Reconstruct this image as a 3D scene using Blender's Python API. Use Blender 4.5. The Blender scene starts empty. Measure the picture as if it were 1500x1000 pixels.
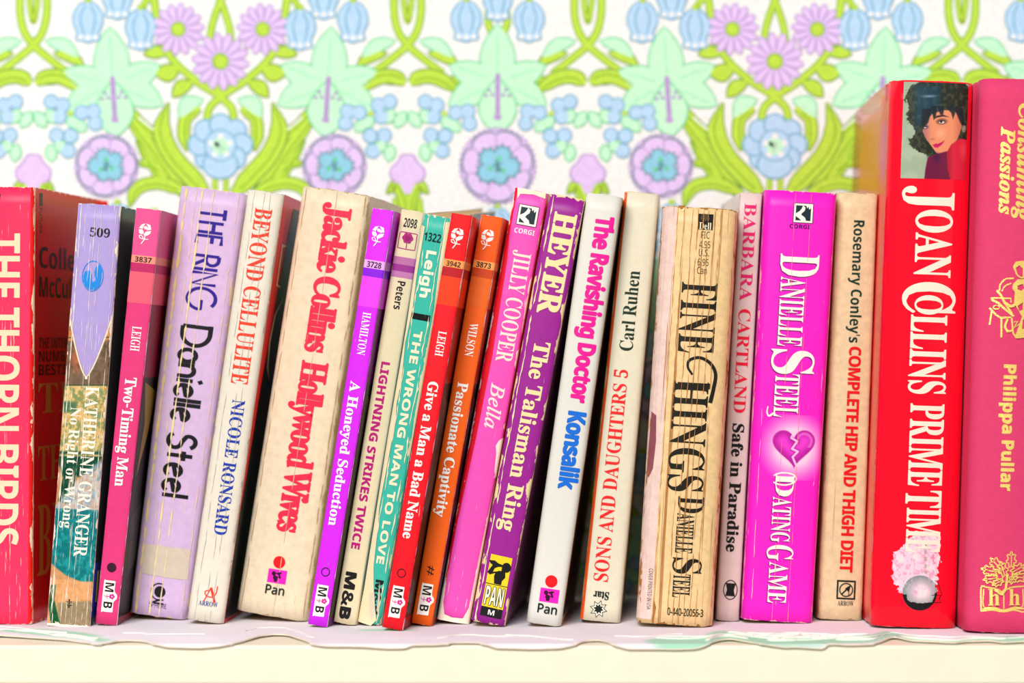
import bpy, bmesh, math, random
import numpy as np
from mathutils import Vector, Matrix, noise
from mathutils.geometry import tessellate_polygon
C = bpy.context.scene.collection
scn = bpy.context.scene
R = math.radians
# ---------------------------------------------------------------- camera, sky, lights, exposure
LENS = 92.0
F = 1500 * LENS / 36.0           # focal length in pixels of the 1500 px frame
CZ = 1.32                        # height of the lens above the floor
cam = bpy.data.cameras.new('camera'); cam.lens = LENS; cam.sensor_width = 36
cam.clip_start = .01
cam.dof.use_dof = True; cam.dof.focus_distance = 1.092; cam.dof.aperture_fstop = 5.4
co = bpy.data.objects.new('camera', cam); C.objects.link(co)
co.location = (0, 0, CZ); co.rotation_euler = (R(90), 0, 0)
scn.camera = co
w = bpy.data.worlds.new('daylight_room'); w.use_nodes = True; scn.world = w
w.node_tree.nodes['Background'].inputs[0].default_value = (1.0, .985, .97, 1)
w.node_tree.nodes['Background'].inputs[1].default_value = .15
def area(name, loc, aim, size, sy, power, col):
    l = bpy.data.lights.new(name, 'AREA'); l.shape = 'RECTANGLE'; l.size = size; l.size_y = sy
    l.energy = power; l.color = col
    o = bpy.data.objects.new(name, l); C.objects.link(o); o.location = loc
    o.rotation_euler = (Vector(aim) - Vector(loc)).to_track_quat('-Z', 'Y').to_euler()
    return o
area('window_daylight', (-.52, -.88, CZ + 1.12), (0, 1.15, CZ), 1.0, .9, 60, (1, .985, .97))
area('right_fill_light', (1.1, -.9, CZ + .5), (0, 1.15, CZ), 1.0, 1.0, 2.5, (1, .97, .93))  # weak fill added from the right, no window known there
scn.view_settings.view_transform = 'Standard'; scn.view_settings.look = 'None'
scn.view_settings.gamma = 1; scn.view_settings.use_curve_mapping = False
scn.view_settings.exposure = 0.0

def lin(c):
    out = []
    for v in c[:3]:
        v = v / 255.0
        out.append(v / 12.92 if v <= .04045 else ((v + .055) / 1.055) ** 2.4)
    return tuple(out)
def lina(a):
    a = np.clip(np.asarray(a, float) / 255.0, 0, 1)
    return np.where(a <= .04045, a / 12.92, ((a + .055) / 1.055) ** 2.4)
H = 0.1191                       # lens height above the cloth the books stand on
TOP = CZ - H                     # top of the cloth
SHELF = TOP - .0011              # top of the shelf board
WALL_Y = 1.245

# ---------------------------------------------------------------- small node helper
class NT:
    def __init__(s, name):
        s.m = bpy.data.materials.new(name); s.m.use_nodes = True
        s.t = s.m.node_tree; s.b = s.t.nodes['Principled BSDF']
    def n(s, kind, **kw):
        x = s.t.nodes.new(kind)
        for k, v in kw.items(): setattr(x, k, v)
        return x
    def put(s, sock, v):
        if hasattr(v, 'is_linked') or isinstance(v, bpy.types.NodeSocket): s.t.links.new(v, sock)
        else: sock.default_value = v
    def math(s, op, a, b=None, c=None, clamp=False):
        x = s.n('ShaderNodeMath', operation=op); x.use_clamp = clamp
        s.put(x.inputs[0], a)
        if b is not None: s.put(x.inputs[1], b)
        if c is not None: s.put(x.inputs[2], c)
        return x.outputs[0]
    def step(s, v, lo, hi):
        x = s.n('ShaderNodeMapRange', interpolation_type='SMOOTHSTEP'); x.inputs[3].default_value = 0; x.inputs[4].default_value = 1
        s.put(x.inputs[0], v); s.put(x.inputs[1], lo); s.put(x.inputs[2], hi)
        return x.outputs[0]
    def noise(s, vec, scale, detail=2, rough=.5):
        x = s.n('ShaderNodeTexNoise'); x.inputs['Scale'].default_value = scale
        x.inputs['Detail'].default_value = detail; x.inputs['Roughness'].default_value = rough
        s.put(x.inputs['Vector'], vec); return x.outputs[0]
    def mapping(s, vec, loc=(0, 0, 0), scale=(1, 1, 1)):
        x = s.n('ShaderNodeMapping'); x.inputs['Location'].default_value = loc; x.inputs['Scale'].default_value = scale
        s.put(x.inputs[0], vec); return x.outputs[0]
    def mix(s, f, a, b):
        x = s.n('ShaderNodeMix', data_type='RGBA'); s.put(x.inputs[0], f)
        s.put(x.inputs[6], a if not isinstance(a, tuple) else (*a[:3], 1)); s.put(x.inputs[7], b if not isinstance(b, tuple) else (*b[:3], 1))
        return x.outputs[2]
    def bump(s, h, strength, dist):
        x = s.n('ShaderNodeBump'); x.inputs['Strength'].default_value = strength; x.inputs['Distance'].default_value = dist
        s.put(x.inputs['Height'], h); s.t.links.new(x.outputs[0], s.b.inputs['Normal'])

def plain(name, col, rough=.6, grain=0, gscale=400, metal=0, spec=.5, stretch=(1, 1, 1)):
    k = NT(name); c = lin(col)
    tc = k.n('ShaderNodeTexCoord').outputs['Object']
    nz = k.noise(k.mapping(tc, scale=stretch), gscale, 3)
    f = k.step(nz, .3, .7)
    k.put(k.b.inputs['Base Color'], k.mix(f, tuple(x * (1 - .10 * (1 if grain == 0 else grain)) for x in c), c))
    k.b.inputs['Roughness'].default_value = rough; k.b.inputs['Metallic'].default_value = metal
    k.b.inputs['Specular IOR Level'].default_value = spec
    if grain: k.bump(nz, .25 * grain, .0003)
    return k.m

# ---------------------------------------------------------------- flat shapes: lists of (verts Nx2, faces)
def poly(*loops):
    """closed polygon (first loop) with holes"""
    ls = [[Vector((p[0], p[1], 0)) for p in l] for l in loops]
    v = [p for l in loops for p in l]
    return np.array([(p[0], p[1]) for p in v], float), [tuple(t) for t in tessellate_polygon(ls)]
def ell(cx, cy, rx, ry=None, n=20, rot=0):
    ry = rx if ry is None else ry
    a = np.linspace(0, 2 * math.pi, n, endpoint=False)
    x, y = rx * np.cos(a), ry * np.sin(a); c, s = math.cos(rot), math.sin(rot)
    return [(cx + p * c - q * s, cy + p * s + q * c) for p, q in zip(x, y)]
def disc(cx, cy, rx, ry=None, n=20, rot=0):
    return np.array(ell(cx, cy, rx, ry, n, rot)), [tuple(range(n))]
def smooth(pts, k=6):
    """Catmull-Rom through the points"""
    p = [np.array(q, float) for q in pts]
    p = [2 * p[0] - p[1]] + p + [2 * p[-1] - p[-2]]
    out = []
    for i in range(1, len(p) - 2):
        for j in range(k):
            t = j / k
            out.append(.5 * ((2 * p[i]) + (-p[i - 1] + p[i + 1]) * t + (2 * p[i - 1] - 5 * p[i] + 4 * p[i + 1] - p[i + 2]) * t * t + (-p[i - 1] + 3 * p[i] - 3 * p[i + 1] + p[i + 2]) * t ** 3))
    out.append(p[-2]); return [tuple(q) for q in out]
def line(pts, wd, closed=False, w2=None):
    """ribbon of width wd (tapering to w2) along a polyline"""
    p = np.array(pts, float); n = len(p)
    if closed: d = np.roll(p, -1, 0) - np.roll(p, 1, 0)
    else:
        d = np.gradient(p, axis=0)
    d /= np.maximum(np.linalg.norm(d, axis=1, keepdims=True), 1e-9)
    nn = np.stack([-d[:, 1], d[:, 0]], 1)
    ww = np.linspace(wd, wd if w2 is None else w2, n)[:, None] / 2
    if callable(wd): pass
    v = np.concatenate([p + nn * ww, p - nn * ww]); fs = []
    for i in range(n if closed else n - 1):
        j = (i + 1) % n; fs.append((i, j, j + n, i + n))
    return v, fs
def rect(x0, y0, x1, y1): return np.array([(x0, y0), (x1, y0), (x1, y1), (x0, y1)], float), [(0, 1, 2, 3)]
def arc(cx, cy, rx, ry, a0, a1, n=14):
    return [(cx + rx * math.cos(R(a)), cy + ry * math.sin(R(a))) for a in np.linspace(a0, a1, n)]
def join(ms):
    vs, fs, o = [], [], 0
    for k, (v, f) in enumerate(ms):
        v = np.asarray(v, float)
        v = np.concatenate([v[:, :2], (v[:, 2:3] if v.shape[1] > 2 else 0) + np.full((len(v), 1), float(k))], 1)
        vs.append(v); fs += [tuple(i + o for i in q) for q in f]; o += len(v)
    return (np.concatenate(vs) if vs else np.zeros((0, 2))), fs
def xf(m, fn):
    v, f = m; return np.array([fn(x, y) for x, y in v], float), f

# ---------------------------------------------------------------- lettering
BASES = {'sans': None, 'serifb': (0x1D400, 0x1D41A, 0x1D7CE), 'italic': (0x1D434, 0x1D44E, None), 'serifbi': (0x1D468, 0x1D482, 0x1D7CE),
         'sansl': (0x1D5A0, 0x1D5BA, 0x1D7E2), 'sansb': (0x1D5D4, 0x1D5EE, 0x1D7EC), 'sansbi': (0x1D63C, 0x1D656, 0x1D7EC), 'script': (0x1D4D0, 0x1D4EA, None)}
def enc(s, font):
    b = BASES[font]
    if b is None: return s
    o = ''
    for c in s:
        if font == 'italic' and c == 'h': o += '\u210e'
        elif 'A' <= c <= 'Z': o += chr(b[0] + ord(c) - 65)
        elif 'a' <= c <= 'z': o += chr(b[1] + ord(c) - 97)
        elif '0' <= c <= '9' and b[2]: o += chr(b[2] + ord(c) - 48)
        else: o += c
    return o
try:        # the symbol face that ships inside Blender; without it the default face finds the same glyphs, only slower
    FACE = bpy.data.fonts.load(bpy.utils.system_resource('DATAFILES') + '/fonts/NotoSansMath-Regular.woff2')
except Exception:
    FACE = None
def raw_text(s, font, spacing=1.0):
    c = bpy.data.curves.new('lettering', 'FONT'); c.body = enc(s, font); c.size = 1; c.resolution_u = 3
    if FACE is not None and font != 'sans': c.font = FACE
    c.space_character = spacing
    o = bpy.data.objects.new('lettering', c); me = o.to_mesh()
    v = np.zeros(len(me.vertices) * 3); me.vertices.foreach_get('co', v)
    v = v.reshape(-1, 3)[:, :2].copy(); f = [tuple(p.vertices) for p in me.polygons]
    o.to_mesh_clear(); bpy.data.objects.remove(o); bpy.data.curves.remove(c)
    return v, f
CAPS = {}
def cap(font):
    if font not in CAPS:
        v, f = raw_text('H', font); CAPS[font] = (v[:, 1].min(), v[:, 1].max())
    return CAPS[font]
# thin deco lettering drawn with a pen: strokes in a 1-high box
def deco(s, pen):
    G = {'T': (.55, [[(0, 1), (.55, 1)], [(.28, 1), (.28, 0)]]), 'H': (.5, [[(0, 0), (0, 1)], [(.5, 0), (.5, 1)], [(0, .62), (.5, .62)]]),
         'E': (.42, [[(.42, 1), (0, 1), (0, 0), (.42, 0)], [(0, .62), (.38, .62)]]),
         'R': (.5, [[(0, 0), (0, 1)], [(0, 1)] + arc(.2, .74, .28, .26, 90, -90, 10) + [(0, .48)], [(.18, .48), (.52, 0)]]),
         'I': (.0, [[(0, 0), (0, 1)]]), 'N': (.6, [[(0, 0), (0, 1), (.6, 0), (.6, 1)]]),
         'G': (1.15, [arc(.56, .5, .56, .58, 50, 360, 30) + [(.62, .5)]]),
         'D': (.85, [[(0, 0), (0, 1)], [(-.1, 1)] + arc(.3, .5, .55, .5, 90, -90, 18) + [(0, 0)]]),
         'a': (.52, [arc(.27, .3, .27, .3, 10, 350, 20), [(.54, .6), (.54, 0)]]),
         'n': (.48, [[(0, 0), (0, .6)], [(0, .3)] + arc(.24, .34, .24, .26, 180, 0, 12) + [(.48, 0)]]),
         'i': (0, [[(0, 0), (0, .6)], [(-.06, .84), (.08, .92)]]),
         'e': (.5, [[(.03, .30), (.5, .42)] + arc(.27, .3, .27, .3, 28, 325, 20)]),
         'l': (0, [[(0, 0), (0, 1)]]),
         'S': (.62, [arc(.33, .74, .27, .26, 20, 200, 12) + [(.33, .5)] + arc(.3, .24, .32, .26, 60, -160, 14)]),
         't': (.36, [[(.14, .95), (.14, 0)], [(-.06, .62), (.36, .62)]])}
    x = 0; ms = []
    for c in s:
        if c == ' ': x += .42; continue
        wd, st = G[c]
        for q in st: ms.append(line([(a + x, b) for a, b in q], pen))
        x += wd + .2
    return join(ms)

# ---------------------------------------------------------------- mesh object
def mesh_obj(name, verts, faces, mats, parent=None, fmat=None, smooth_on=False, colors=None):
    me = bpy.data.meshes.new(name); me.from_pydata([tuple(v) for v in verts], [], faces)
    for m in mats: me.materials.append(m)
    if fmat is not None: me.polygons.foreach_set('material_index', fmat)
    if smooth_on: me.polygons.foreach_set('use_smooth', [True] * len(me.polygons))
    if colors is not None:
        at = me.color_attributes.new('print', 'FLOAT_COLOR', 'POINT')
        at.data.foreach_set('color', np.concatenate([colors, np.ones((len(colors), 1))], 1).astype(np.float32).ravel())
    me.update()
    o = bpy.data.objects.new(name, me); C.objects.link(o)
    if parent: o.parent = parent
    return o
def empty(name, label, cat, mat, group=None):
    o = bpy.data.objects.new(name, None); o.empty_display_size = .02; C.objects.link(o)
    o.matrix_world = mat; o['label'] = label; o['category'] = cat
    if group: o['group'] = group
    return o

# ---------------------------------------------------------------- the book
ALL = []
class Book:
    def __init__(s, name, label, TL, TR, BL, BR, yaw=0, pitch=0, depth=.108, crown=.0006, r=.0012, wedge=.90, seed=1,
                 spine=(200, 200, 200), left=None, right=None, paper=(236, 220, 190), core=(240, 228, 200), pages=(214, 186, 140), rough=.38,
                 edge=.0005, streak=.25, streak_col=None, hard=False, rim=.0003, mottle=.04, sheen=.0, cloth=False, fine=(1100, 45), umap=(0, 1)):
        s.um = umap
        s.px = np.array([TL, TR, BL, BR], float); s.seed = seed; ALL.append(s)
        ytip = max(BL[1], BR[1])
        d = F * H / (ytip - 500); s.d = d
        k = d / F
        W = lambda p, k=k: np.array([(p[0] - 750) * k, (500 - p[1]) * k])
        kt = (d - .178 * math.sin(R(pitch))) / F
        tl, tr, bl, br = W(TL, kt), W(TR, kt), W(BL), W(BR)
        s.wt = np.linalg.norm(tr - tl); s.wb = np.linalg.norm(br - bl)
        mt, mb = (tl + tr) / 2, (bl + br) / 2
        ax = mt - mb; s.h = np.linalg.norm(ax) / math.cos(R(pitch)); s.lean = math.atan2(ax[0], ax[1])
        # sits on its lower corner
        low = -H + abs(math.sin(s.lean)) * s.wb / 2
        s.M = Matrix.Translation((mb[0], d, CZ + low)) @ Matrix.Rotation(s.lean, 4, 'Y') @ Matrix.Rotation(R(pitch), 4, 'X') @ Matrix.Rotation(R(-yaw), 4, 'Z')
        s.D = depth; s.crown = crown; s.r = min(r, s.wb * .3); s.wedge = wedge; s.hard = hard
        s.args = dict(edge=edge, streak=streak, streak_col=streak_col or paper, rough=rough, mottle=mottle, cloth=cloth, fine=fine)
        s.e = empty(name, label, 'book', s.M, 'romance novels in a row on the shelf')
        s.mats = {}; s.level = {}
        s.paper = paper
        # columns across the spine (u) and along the covers
        rr = s.r / s.wb
        cu = [rr * t for t in (0, .12, .3, .6, 1)]
        mid = list(np.linspace(rr, 1 - rr, 9))[1:-1]
        s.cols = cu + mid + [1 - c for c in cu[::-1]]
        side = [-(depth / s.wb) * t for t in (1, .75, .5, .25, .09, .06, .03)]
        us = side + s.cols + [1 - t for t in side[::-1]]
        rows = 26; rnd = random.Random(seed)
        V, Fc, fm = [], [], []
        nu = len(us); tk = .0022 if hard else .00042
        for inner in (0, 1):
            for j in range(rows + 1):
                v = j / rows
                for i, u in enumerate(us):
                    p = s.S(u, v, -tk * inner)
                    if j in (0, rows):
                        amp = rim
                        q = noise.noise(Vector((i * 1.7 + seed * 9, j, seed * 3.1))) * amp
                        corner = math.exp(-min(abs(u), abs(u - 1)) * s.wb / .0012) * amp * 1.5
                        p = (p[0], p[1], p[2] + (q - corner * (1 if j == 0 else -1) * .6))
                    V.append(p)
        def idx(inner, j, i): return inner * (rows + 1) * nu + j * nu + i
        for j in range(rows):
            for i in range(nu - 1):
                um = (us[i] + us[i + 1]) / 2
                m = 1 if um < -.001 else (2 if um > 1.001 else 0)
                Fc.append((idx(0, j, i), idx(0, j + 1, i), idx(0, j + 1, i + 1), idx(0, j, i + 1))); fm.append(m)
                Fc.append((idx(1, j, i), idx(1, j, i + 1), idx(1, j + 1, i + 1), idx(1, j + 1, i))); fm.append(3)
        for i in range(nu - 1):
            Fc.append((idx(0, 0, i), idx(0, 0, i + 1), idx(1, 0, i + 1), idx(1, 0, i))); fm.append(3)
            Fc.append((idx(0, rows, i), idx(1, rows, i), idx(1, rows, i + 1), idx(0, rows, i + 1))); fm.append(3)
        for i in (0, nu - 1):
            for j in range(rows):
                Fc.append((idx(0, j, i), idx(1, j, i), idx(1, j + 1, i), idx(0, j + 1, i))); fm.append(3)
        mats = [s.mat(spine), s.mat(left or spine), s.mat(right or spine), plain('card_edge', core, .8)]
        o = mesh_obj('cover', V, Fc, mats, s.e, fm, True)
        # page block
        pin = .003 if hard else .0004
        tkk = tk + .0002
        V, Fc = [], []
        nc = 9
        for j, z in enumerate((0, 1)):
            for side_ in range(2):
                for i in range(nc):
                    t = i / (nc - 1)                       # across the thickness
                    v = 1 - z
                    if side_ == 0:
                        p = s.S(t, v, -tkk - .0002)
                        x = p[0] * (1 - 2 * tkk / s.wb); y = p[1]
                    else:
                        wv = s.wb + (s.wt - s.wb) * (1 - v)
                        x = (t - .5) * (wv * s.wedge - 2 * tkk); y = s.D - pin - .002 - .0012 * math.cos((t - .5) * 3)
                    V.append((x, y, pin + z * (s.h - 2 * pin)))
        def q(z, sd, i): return (z * 2 + sd) * nc + i
        for i in range(nc - 1):
            Fc += [(q(0, 0, i), q(0, 0, i + 1), q(1, 0, i + 1), q(1, 0, i)), (q(0, 1, i + 1), q(0, 1, i), q(1, 1, i), q(1, 1, i + 1)),
                   (q(0, 0, i), q(0, 1, i), q(0, 1, i + 1), q(0, 0, i + 1)), (q(1, 0, i), q(1, 0, i + 1), q(1, 1, i + 1), q(1, 1, i))]
        Fc += [(q(0, 0, 0), q(1, 0, 0), q(1, 1, 0), q(0, 1, 0)), (q(0, 0, nc - 1), q(0, 1, nc - 1), q(1, 1, nc - 1), q(1, 0, nc - 1))]
        mesh_obj('page_block', V, Fc, [plain('book_paper', pages, .85, 1, 60, stretch=(60, .6, .6))], s.e)
    def S(s, u, v, lift=0):
        """surface point: u across the spine (below 0 / above 1 it runs on along the covers), v from top to bottom"""
        wv = s.wb + (s.wt - s.wb) * (1 - v); z = (1 - v) * s.h; r = s.r
        if 0 <= u <= 1:
            x = (u - .5) * wv; e = min(u, 1 - u) * wv
            c = s.crown * (2 * u - 1) ** 2
            if e < r:
                a = math.acos(max(0, min(1, (r - e) / r))); y = c + r * (1 - math.sin(a))
                nx, ny = math.cos(a) * (-1 if u < .5 else 1), -math.sin(a)
            else: y = c; nx, ny = 0, -1
            return (x + nx * lift, y + ny * lift, z)
        t = -u * wv if u < 0 else (u - 1) * wv
        g = -1 if u < 0 else 1
        half = wv / 2 * (1 - (1 - s.wedge) * min(1, t / s.D))
        if s.hard: half -= .0013 * math.exp(-((t - .007) / .0022) ** 2)
        return (g * (half + lift), s.crown + r + t, z)
    def uv(s, x, y):
        """photo pixel -> (u, v) on the spine"""
        TL, TR, BL, BR = s.px
        x = np.asarray(x, float); y = np.asarray(y, float); u = np.full(x.shape, .5); v = u
        for _ in range(6):
            yt = TL[1] + (TR[1] - TL[1]) * u; yb = BL[1] + (BR[1] - BL[1]) * u
            v = (y - yt) / (yb - yt)
            xl = TL[0] + (BL[0] - TL[0]) * v; xr = TR[0] + (BR[0] - TR[0]) * v
            u = (x - xl) / (xr - xl)
        return u, v
    def V(s, y, u=.5):
        return float((y - (s.px[0][1] * (1 - u) + s.px[1][1] * u)) / ((s.px[2][1] * (1 - u) + s.px[3][1] * u) - (s.px[0][1] * (1 - u) + s.px[1][1] * u)))
    def mat(s, col, attr=False, rough=None, wear=1.0, metal=0):
        key = (col, attr, rough, wear, metal)
        if key in s.mats: return s.mats[key]
        a = s.args; k = NT('printed_card'); tc = k.n('ShaderNodeTexCoord').outputs['Object']
        sp = k.n('ShaderNodeSeparateXYZ'); k.put(sp.inputs[0], tc); x, y, z = sp.outputs
        wv = k.math('MULTIPLY_ADD', z, (s.wt - s.wb) / s.h, s.wb)
        ax = k.math('ABSOLUTE', x)
        de = k.math('MAXIMUM', k.math('SUBTRACT', k.math('MULTIPLY', wv, .5), ax), 0.0)
        dy = k.math('MAXIMUM', k.math('SUBTRACT', y, s.crown + s.r), 0.0)
        de = k.math('ADD', de, dy)
        dz = k.math('MINIMUM', z, k.math('SUBTRACT', s.h, z))
        n1 = k.noise(k.mapping(tc, loc=(s.seed * .37, 0, s.seed * .11), scale=(1, 1, .35)), 260, 4, .6)
        n2 = k.noise(k.mapping(tc, loc=(s.seed * .7, 0, s.seed * .3)), 300, 3, .65)
        lim = k.math('MULTIPLY', k.step(n1, .46, .74), a['edge'] * 2.4)
        m1 = k.math('SUBTRACT', 1.0, k.step(k.math('DIVIDE', de, k.math('ADD', lim, 1e-6)), .75, 1.0))
        limz = k.math('MULTIPLY', k.step(n2, .46, .74), a['edge'] * 2.2)
        m2 = k.math('SUBTRACT', 1.0, k.step(k.math('DIVIDE', dz, k.math('ADD', limz, 1e-6)), .75, 1.0))
        mask = k.math('MAXIMUM', m1, m2)
        if a['streak'] > 0 and wear > 0:
            n3 = k.noise(k.mapping(tc, loc=(s.seed, 0, 0), scale=(a['fine'][0], 30, a['fine'][1])), 1, 3, .7)
            n4 = k.noise(k.mapping(tc, loc=(0, 0, s.seed), scale=(60, 1, 12)), 1, 1)
            th = k.math('MULTIPLY_ADD', n4, -.22, .80 - .2 * a['streak'] * wear)
            m3 = k.math('MULTIPLY', k.step(n3, th, k.math('ADD', th, .05)), .85)
            onspine = k.math('SUBTRACT', 1.0, k.step(dy, .0, .002))
            mask = k.math('MAXIMUM', mask, k.math('MULTIPLY', m3, onspine))
            h = n3
        else: h = n2
        if attr:
            at = k.n('ShaderNodeAttribute'); at.attribute_name = 'print'; base = at.outputs['Color']
            dark = base
        else:
            c = lin(col); base = k.mix(k.step(n2, .3, .7), tuple(q * (1 - a['mottle']) for q in c), tuple(min(1, q * (1 + a['mottle'] * .5)) for q in c))
        k.put(k.b.inputs['Base Color'], k.mix(mask, base, lin(a['streak_col'])))
        rg = a['rough'] if rough is None else rough
        k.put(k.b.inputs['Roughness'], k.math('MULTIPLY_ADD', mask, .8 - rg, rg))
        k.b.inputs['Specular IOR Level'].default_value = .2
        k.b.inputs['Metallic'].default_value = metal
        if a['cloth']:
            wv1 = k.n('ShaderNodeTexWave', wave_type='BANDS', bands_direction='Z'); wv1.inputs['Scale'].default_value = 500; wv1.inputs['Distortion'].default_value = 3
            k.put(wv1.inputs['Vector'], tc)
            n5 = k.noise(k.mapping(tc, scale=(1, 1, 3)), 900, 2)
            k.bump(k.math('ADD', wv1.outputs[1], n5), .35, .0002)
        else: k.bump(k.math('ADD', h, k.math('MULTIPLY', mask, -.6)), .22, .00025)
        s.mats[key] = k.m; return k.m
    def _emit(s, name, parts, lift, parent=None, label=None, cut=True):
        """parts: [(mesh in uv, material)] -> one thin printed mesh following the spine"""
        V, Fc, fm, mats, o = [], [], [], [], 0
        for li, (m, mt) in enumerate(parts):
            v, f = m
            if len(v) == 0: continue
            bm = bmesh.new(); zz = v[:, 2] if v.shape[1] > 2 else np.zeros(len(v)); vs = [bm.verts.new((a, b, c * 1e-3)) for a, b, c in zip(v[:, 0], v[:, 1], zz)]
            for q in f:
                try: bm.faces.new([vs[i] for i in q])
                except ValueError: pass
            if cut:
                lo, hi = v[:, 0].min(), v[:, 0].max()
                for c in s.cols:
                    if lo + 1e-4 < c < hi - 1e-4:
                        bmesh.ops.bisect_plane(bm, geom=bm.verts[:] + bm.edges[:] + bm.faces[:], plane_co=(c, 0, 0), plane_no=(1, 0, 0), dist=1e-6)
            bm.verts.index_update()
            if mt not in mats: mats.append(mt)
            mi = mats.index(mt); lf = lift + .00003 * li
            V += [s.S(p.co.x, p.co.y, lf + p.co.z * 4e-3) for p in bm.verts]
            for q in bm.faces:
                Fc.append(tuple(p.index + o for p in q.verts)); fm.append(mi)
            o += len(bm.verts); bm.free()
        ob = mesh_obj(name, V, Fc, mats, parent or s.e, fm)
        if label: ob['label'] = label
        return ob
    def art(s, name, shapes, lift=.00012, label=None, wear=1, rough=None, metal=0):
        """shapes: [(mesh in photo pixels, colour)]"""
        parts = []
        for m, col in shapes:
            v, f = m; u, vv = s.uv(v[:, 0], v[:, 1]); parts.append(((np.stack([u, vv] + ([v[:, 2]] if v.shape[1] > 2 else []), 1), f), s.mat(col, wear=wear, rough=rough, metal=metal)))
        ob = s._emit(name, parts, lift, label=label)
        if name == 'torn_edge': ob['kind'] = 'stuff'
        return ob
    def fit(s, txt, font, y0, y1, u0, u1, mode='down', thick=0, fitbox=False, spacing=1.0, pen=.12):
        if font == 'deco': v, f = deco(txt, pen); c0, c1 = 0, 1
        else:
            v, f = raw_text(txt, font, spacing); c0, c1 = cap(font)
        if fitbox: c0, c1 = v[:, 1].min(), v[:, 1].max()
        a = (v[:, 0] - v[:, 0].min()) / np.ptp(v[:, 0]); b = (v[:, 1] - c0) / (c1 - c0)
        v0, v1 = s.V(y0), s.V(y1); u0, u1 = s.um[0] + s.um[1] * u0, s.um[0] + s.um[1] * u1
        if mode == 'down': U = u0 + (u1 - u0) * b; VV = v0 + (v1 - v0) * a
        elif mode == 'up': U = u1 - (u1 - u0) * b; VV = v1 - (v1 - v0) * a
        elif mode == 'flat': U = u0 + (u1 - u0) * a; VV = v1 - (v1 - v0) * b
        elif mode == 'flip': U = u1 - (u1 - u0) * a; VV = v0 + (v1 - v0) * b
        m = (np.stack([U, VV] + ([v[:, 2]] if v.shape[1] > 2 else []), 1), f)
        if thick:
            du, dv = thick / (s.wb * F / s.d), thick / (s.h * F / s.d); ms = []
            for i, (p, q) in enumerate([(0, 0), (1, 0), (-1, 0), (0, 1), (0, -1), (.7, .7), (-.7, .7), (.7, -.7), (-.7, -.7)]):
                ms.append((m[0][:, :2] + np.array([p * du, q * dv]), m[1]))
            m = join(ms)
        return m
    def text(s, txt, font, y0, y1, u0, u1, col, mode='down', thick=0, name='title_lettering', fitbox=False, lift=.00018, spacing=1.0, label=None, pen=.12, wear=1, rough=None, metal=0):
        m = s.fit(txt, font, y0, y1, u0, u1, mode, thick, fitbox, spacing, pen)
        return s._emit(name, [(m, s.mat(col, wear=wear, rough=rough, metal=metal))], lift, label=label)
    def band(s, y0, y1, col, u0=0, u1=1, name='colour_band', lift=.00006, ext=0, label=None):
        """printed strip; ext metres further along the right cover"""
        va, vb = max(.0012, s.V(y0)), min(.9988, s.V(y1))
        parts = [((np.array([(u0, va), (u1, va), (u1, vb), (u0, vb)]), [(0, 1, 2, 3)]), s.mat(col))]
        if ext:
            e = 1 + ext / s.wb
            parts.append(((np.array([(1.0, va), (e, va), (e, vb), (1.0, vb)]), [(0, 1, 2, 3)]), s.mat(col)))
        return s._emit(name, parts, lift, label=label)
    def side(s, shapes, side, name, label=None, lift=.0001):
        """shapes in (metres from the spine, photo y of the spine edge); side -1 left cover, 1 right cover"""
        parts = []
        for m, col in shapes:
            v, f = m
            u = 1 + v[:, 0] / s.wb if side > 0 else -v[:, 0] / s.wb
            vv = np.array([s.V(q, 1 if side > 0 else 0) for q in v[:, 1]])
            parts.append(((np.stack([u, vv], 1), f), s.mat(col, wear=0)))
        return s._emit(name, parts, lift, label=label, cut=False)
    def sidetext(s, txt, font, m0, m1, y0, y1, col, side, name='cover_lettering', down=False):
        v, f = raw_text(txt, font); c0, c1 = cap(font)
        a = (v[:, 0] - v[:, 0].min()) / np.ptp(v[:, 0]); b = (v[:, 1] - c0) / (c1 - c0)
        if down: m = (np.stack([m0 + (m1 - m0) * (1 - b if side < 0 else b), y0 + (y1 - y0) * a], 1), f)
        else: m = (np.stack([m0 + (m1 - m0) * (a if side > 0 else 1 - a), y1 - (y1 - y0) * b], 1), f)
        return s.side([(m, col)], side, name)
    def painted(s, name, x0, y0, x1, y1, fn, step=.7, lift=.00008, label=None, rough=None, wear=1, by_u=None):
        """a flat printed picture: vertex colours on a fine grid; fn(px, py) -> rgb 0..255, mask"""
        if by_u:
            u0, u1 = by_u; va, vb = s.V(y0), s.V(y1)
            nx = int((u1 - u0) * s.wb * F / s.d / step) + 2; ny = int((y1 - y0) / step) + 2
            U, VV = np.meshgrid(np.linspace(u0, u1, nx), np.linspace(va, vb, ny))
        else:
            nx = int((x1 - x0) / step) + 2; ny = int((y1 - y0) / step) + 2
            (ua, ub), (va, vb) = zip(*[[float(q) for q in s.uv(x0, y0)], [float(q) for q in s.uv(x1, y1)]])
            (uc, _), (ud, _) = s.uv(x1, y0), s.uv(x0, y1)
            U, VV = np.meshgrid(np.linspace(ua, float(uc), nx), np.linspace(va, vb, ny))
        TL, TR, BL, BR = s.px
        PX = (TL[0] * (1 - U) + TR[0] * U) * (1 - VV) + (BL[0] * (1 - U) + BR[0] * U) * VV
        PY = (TL[1] * (1 - U) + TR[1] * U) * (1 - VV) + (BL[1] * (1 - U) + BR[1] * U) * VV
        rgb, mask = fn(PX, PY)
        verts = [s.S(a, b, lift) for a, b in zip(U.ravel(), VV.ravel())]
        mk = np.broadcast_to(mask, U.shape); fs = []
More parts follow.
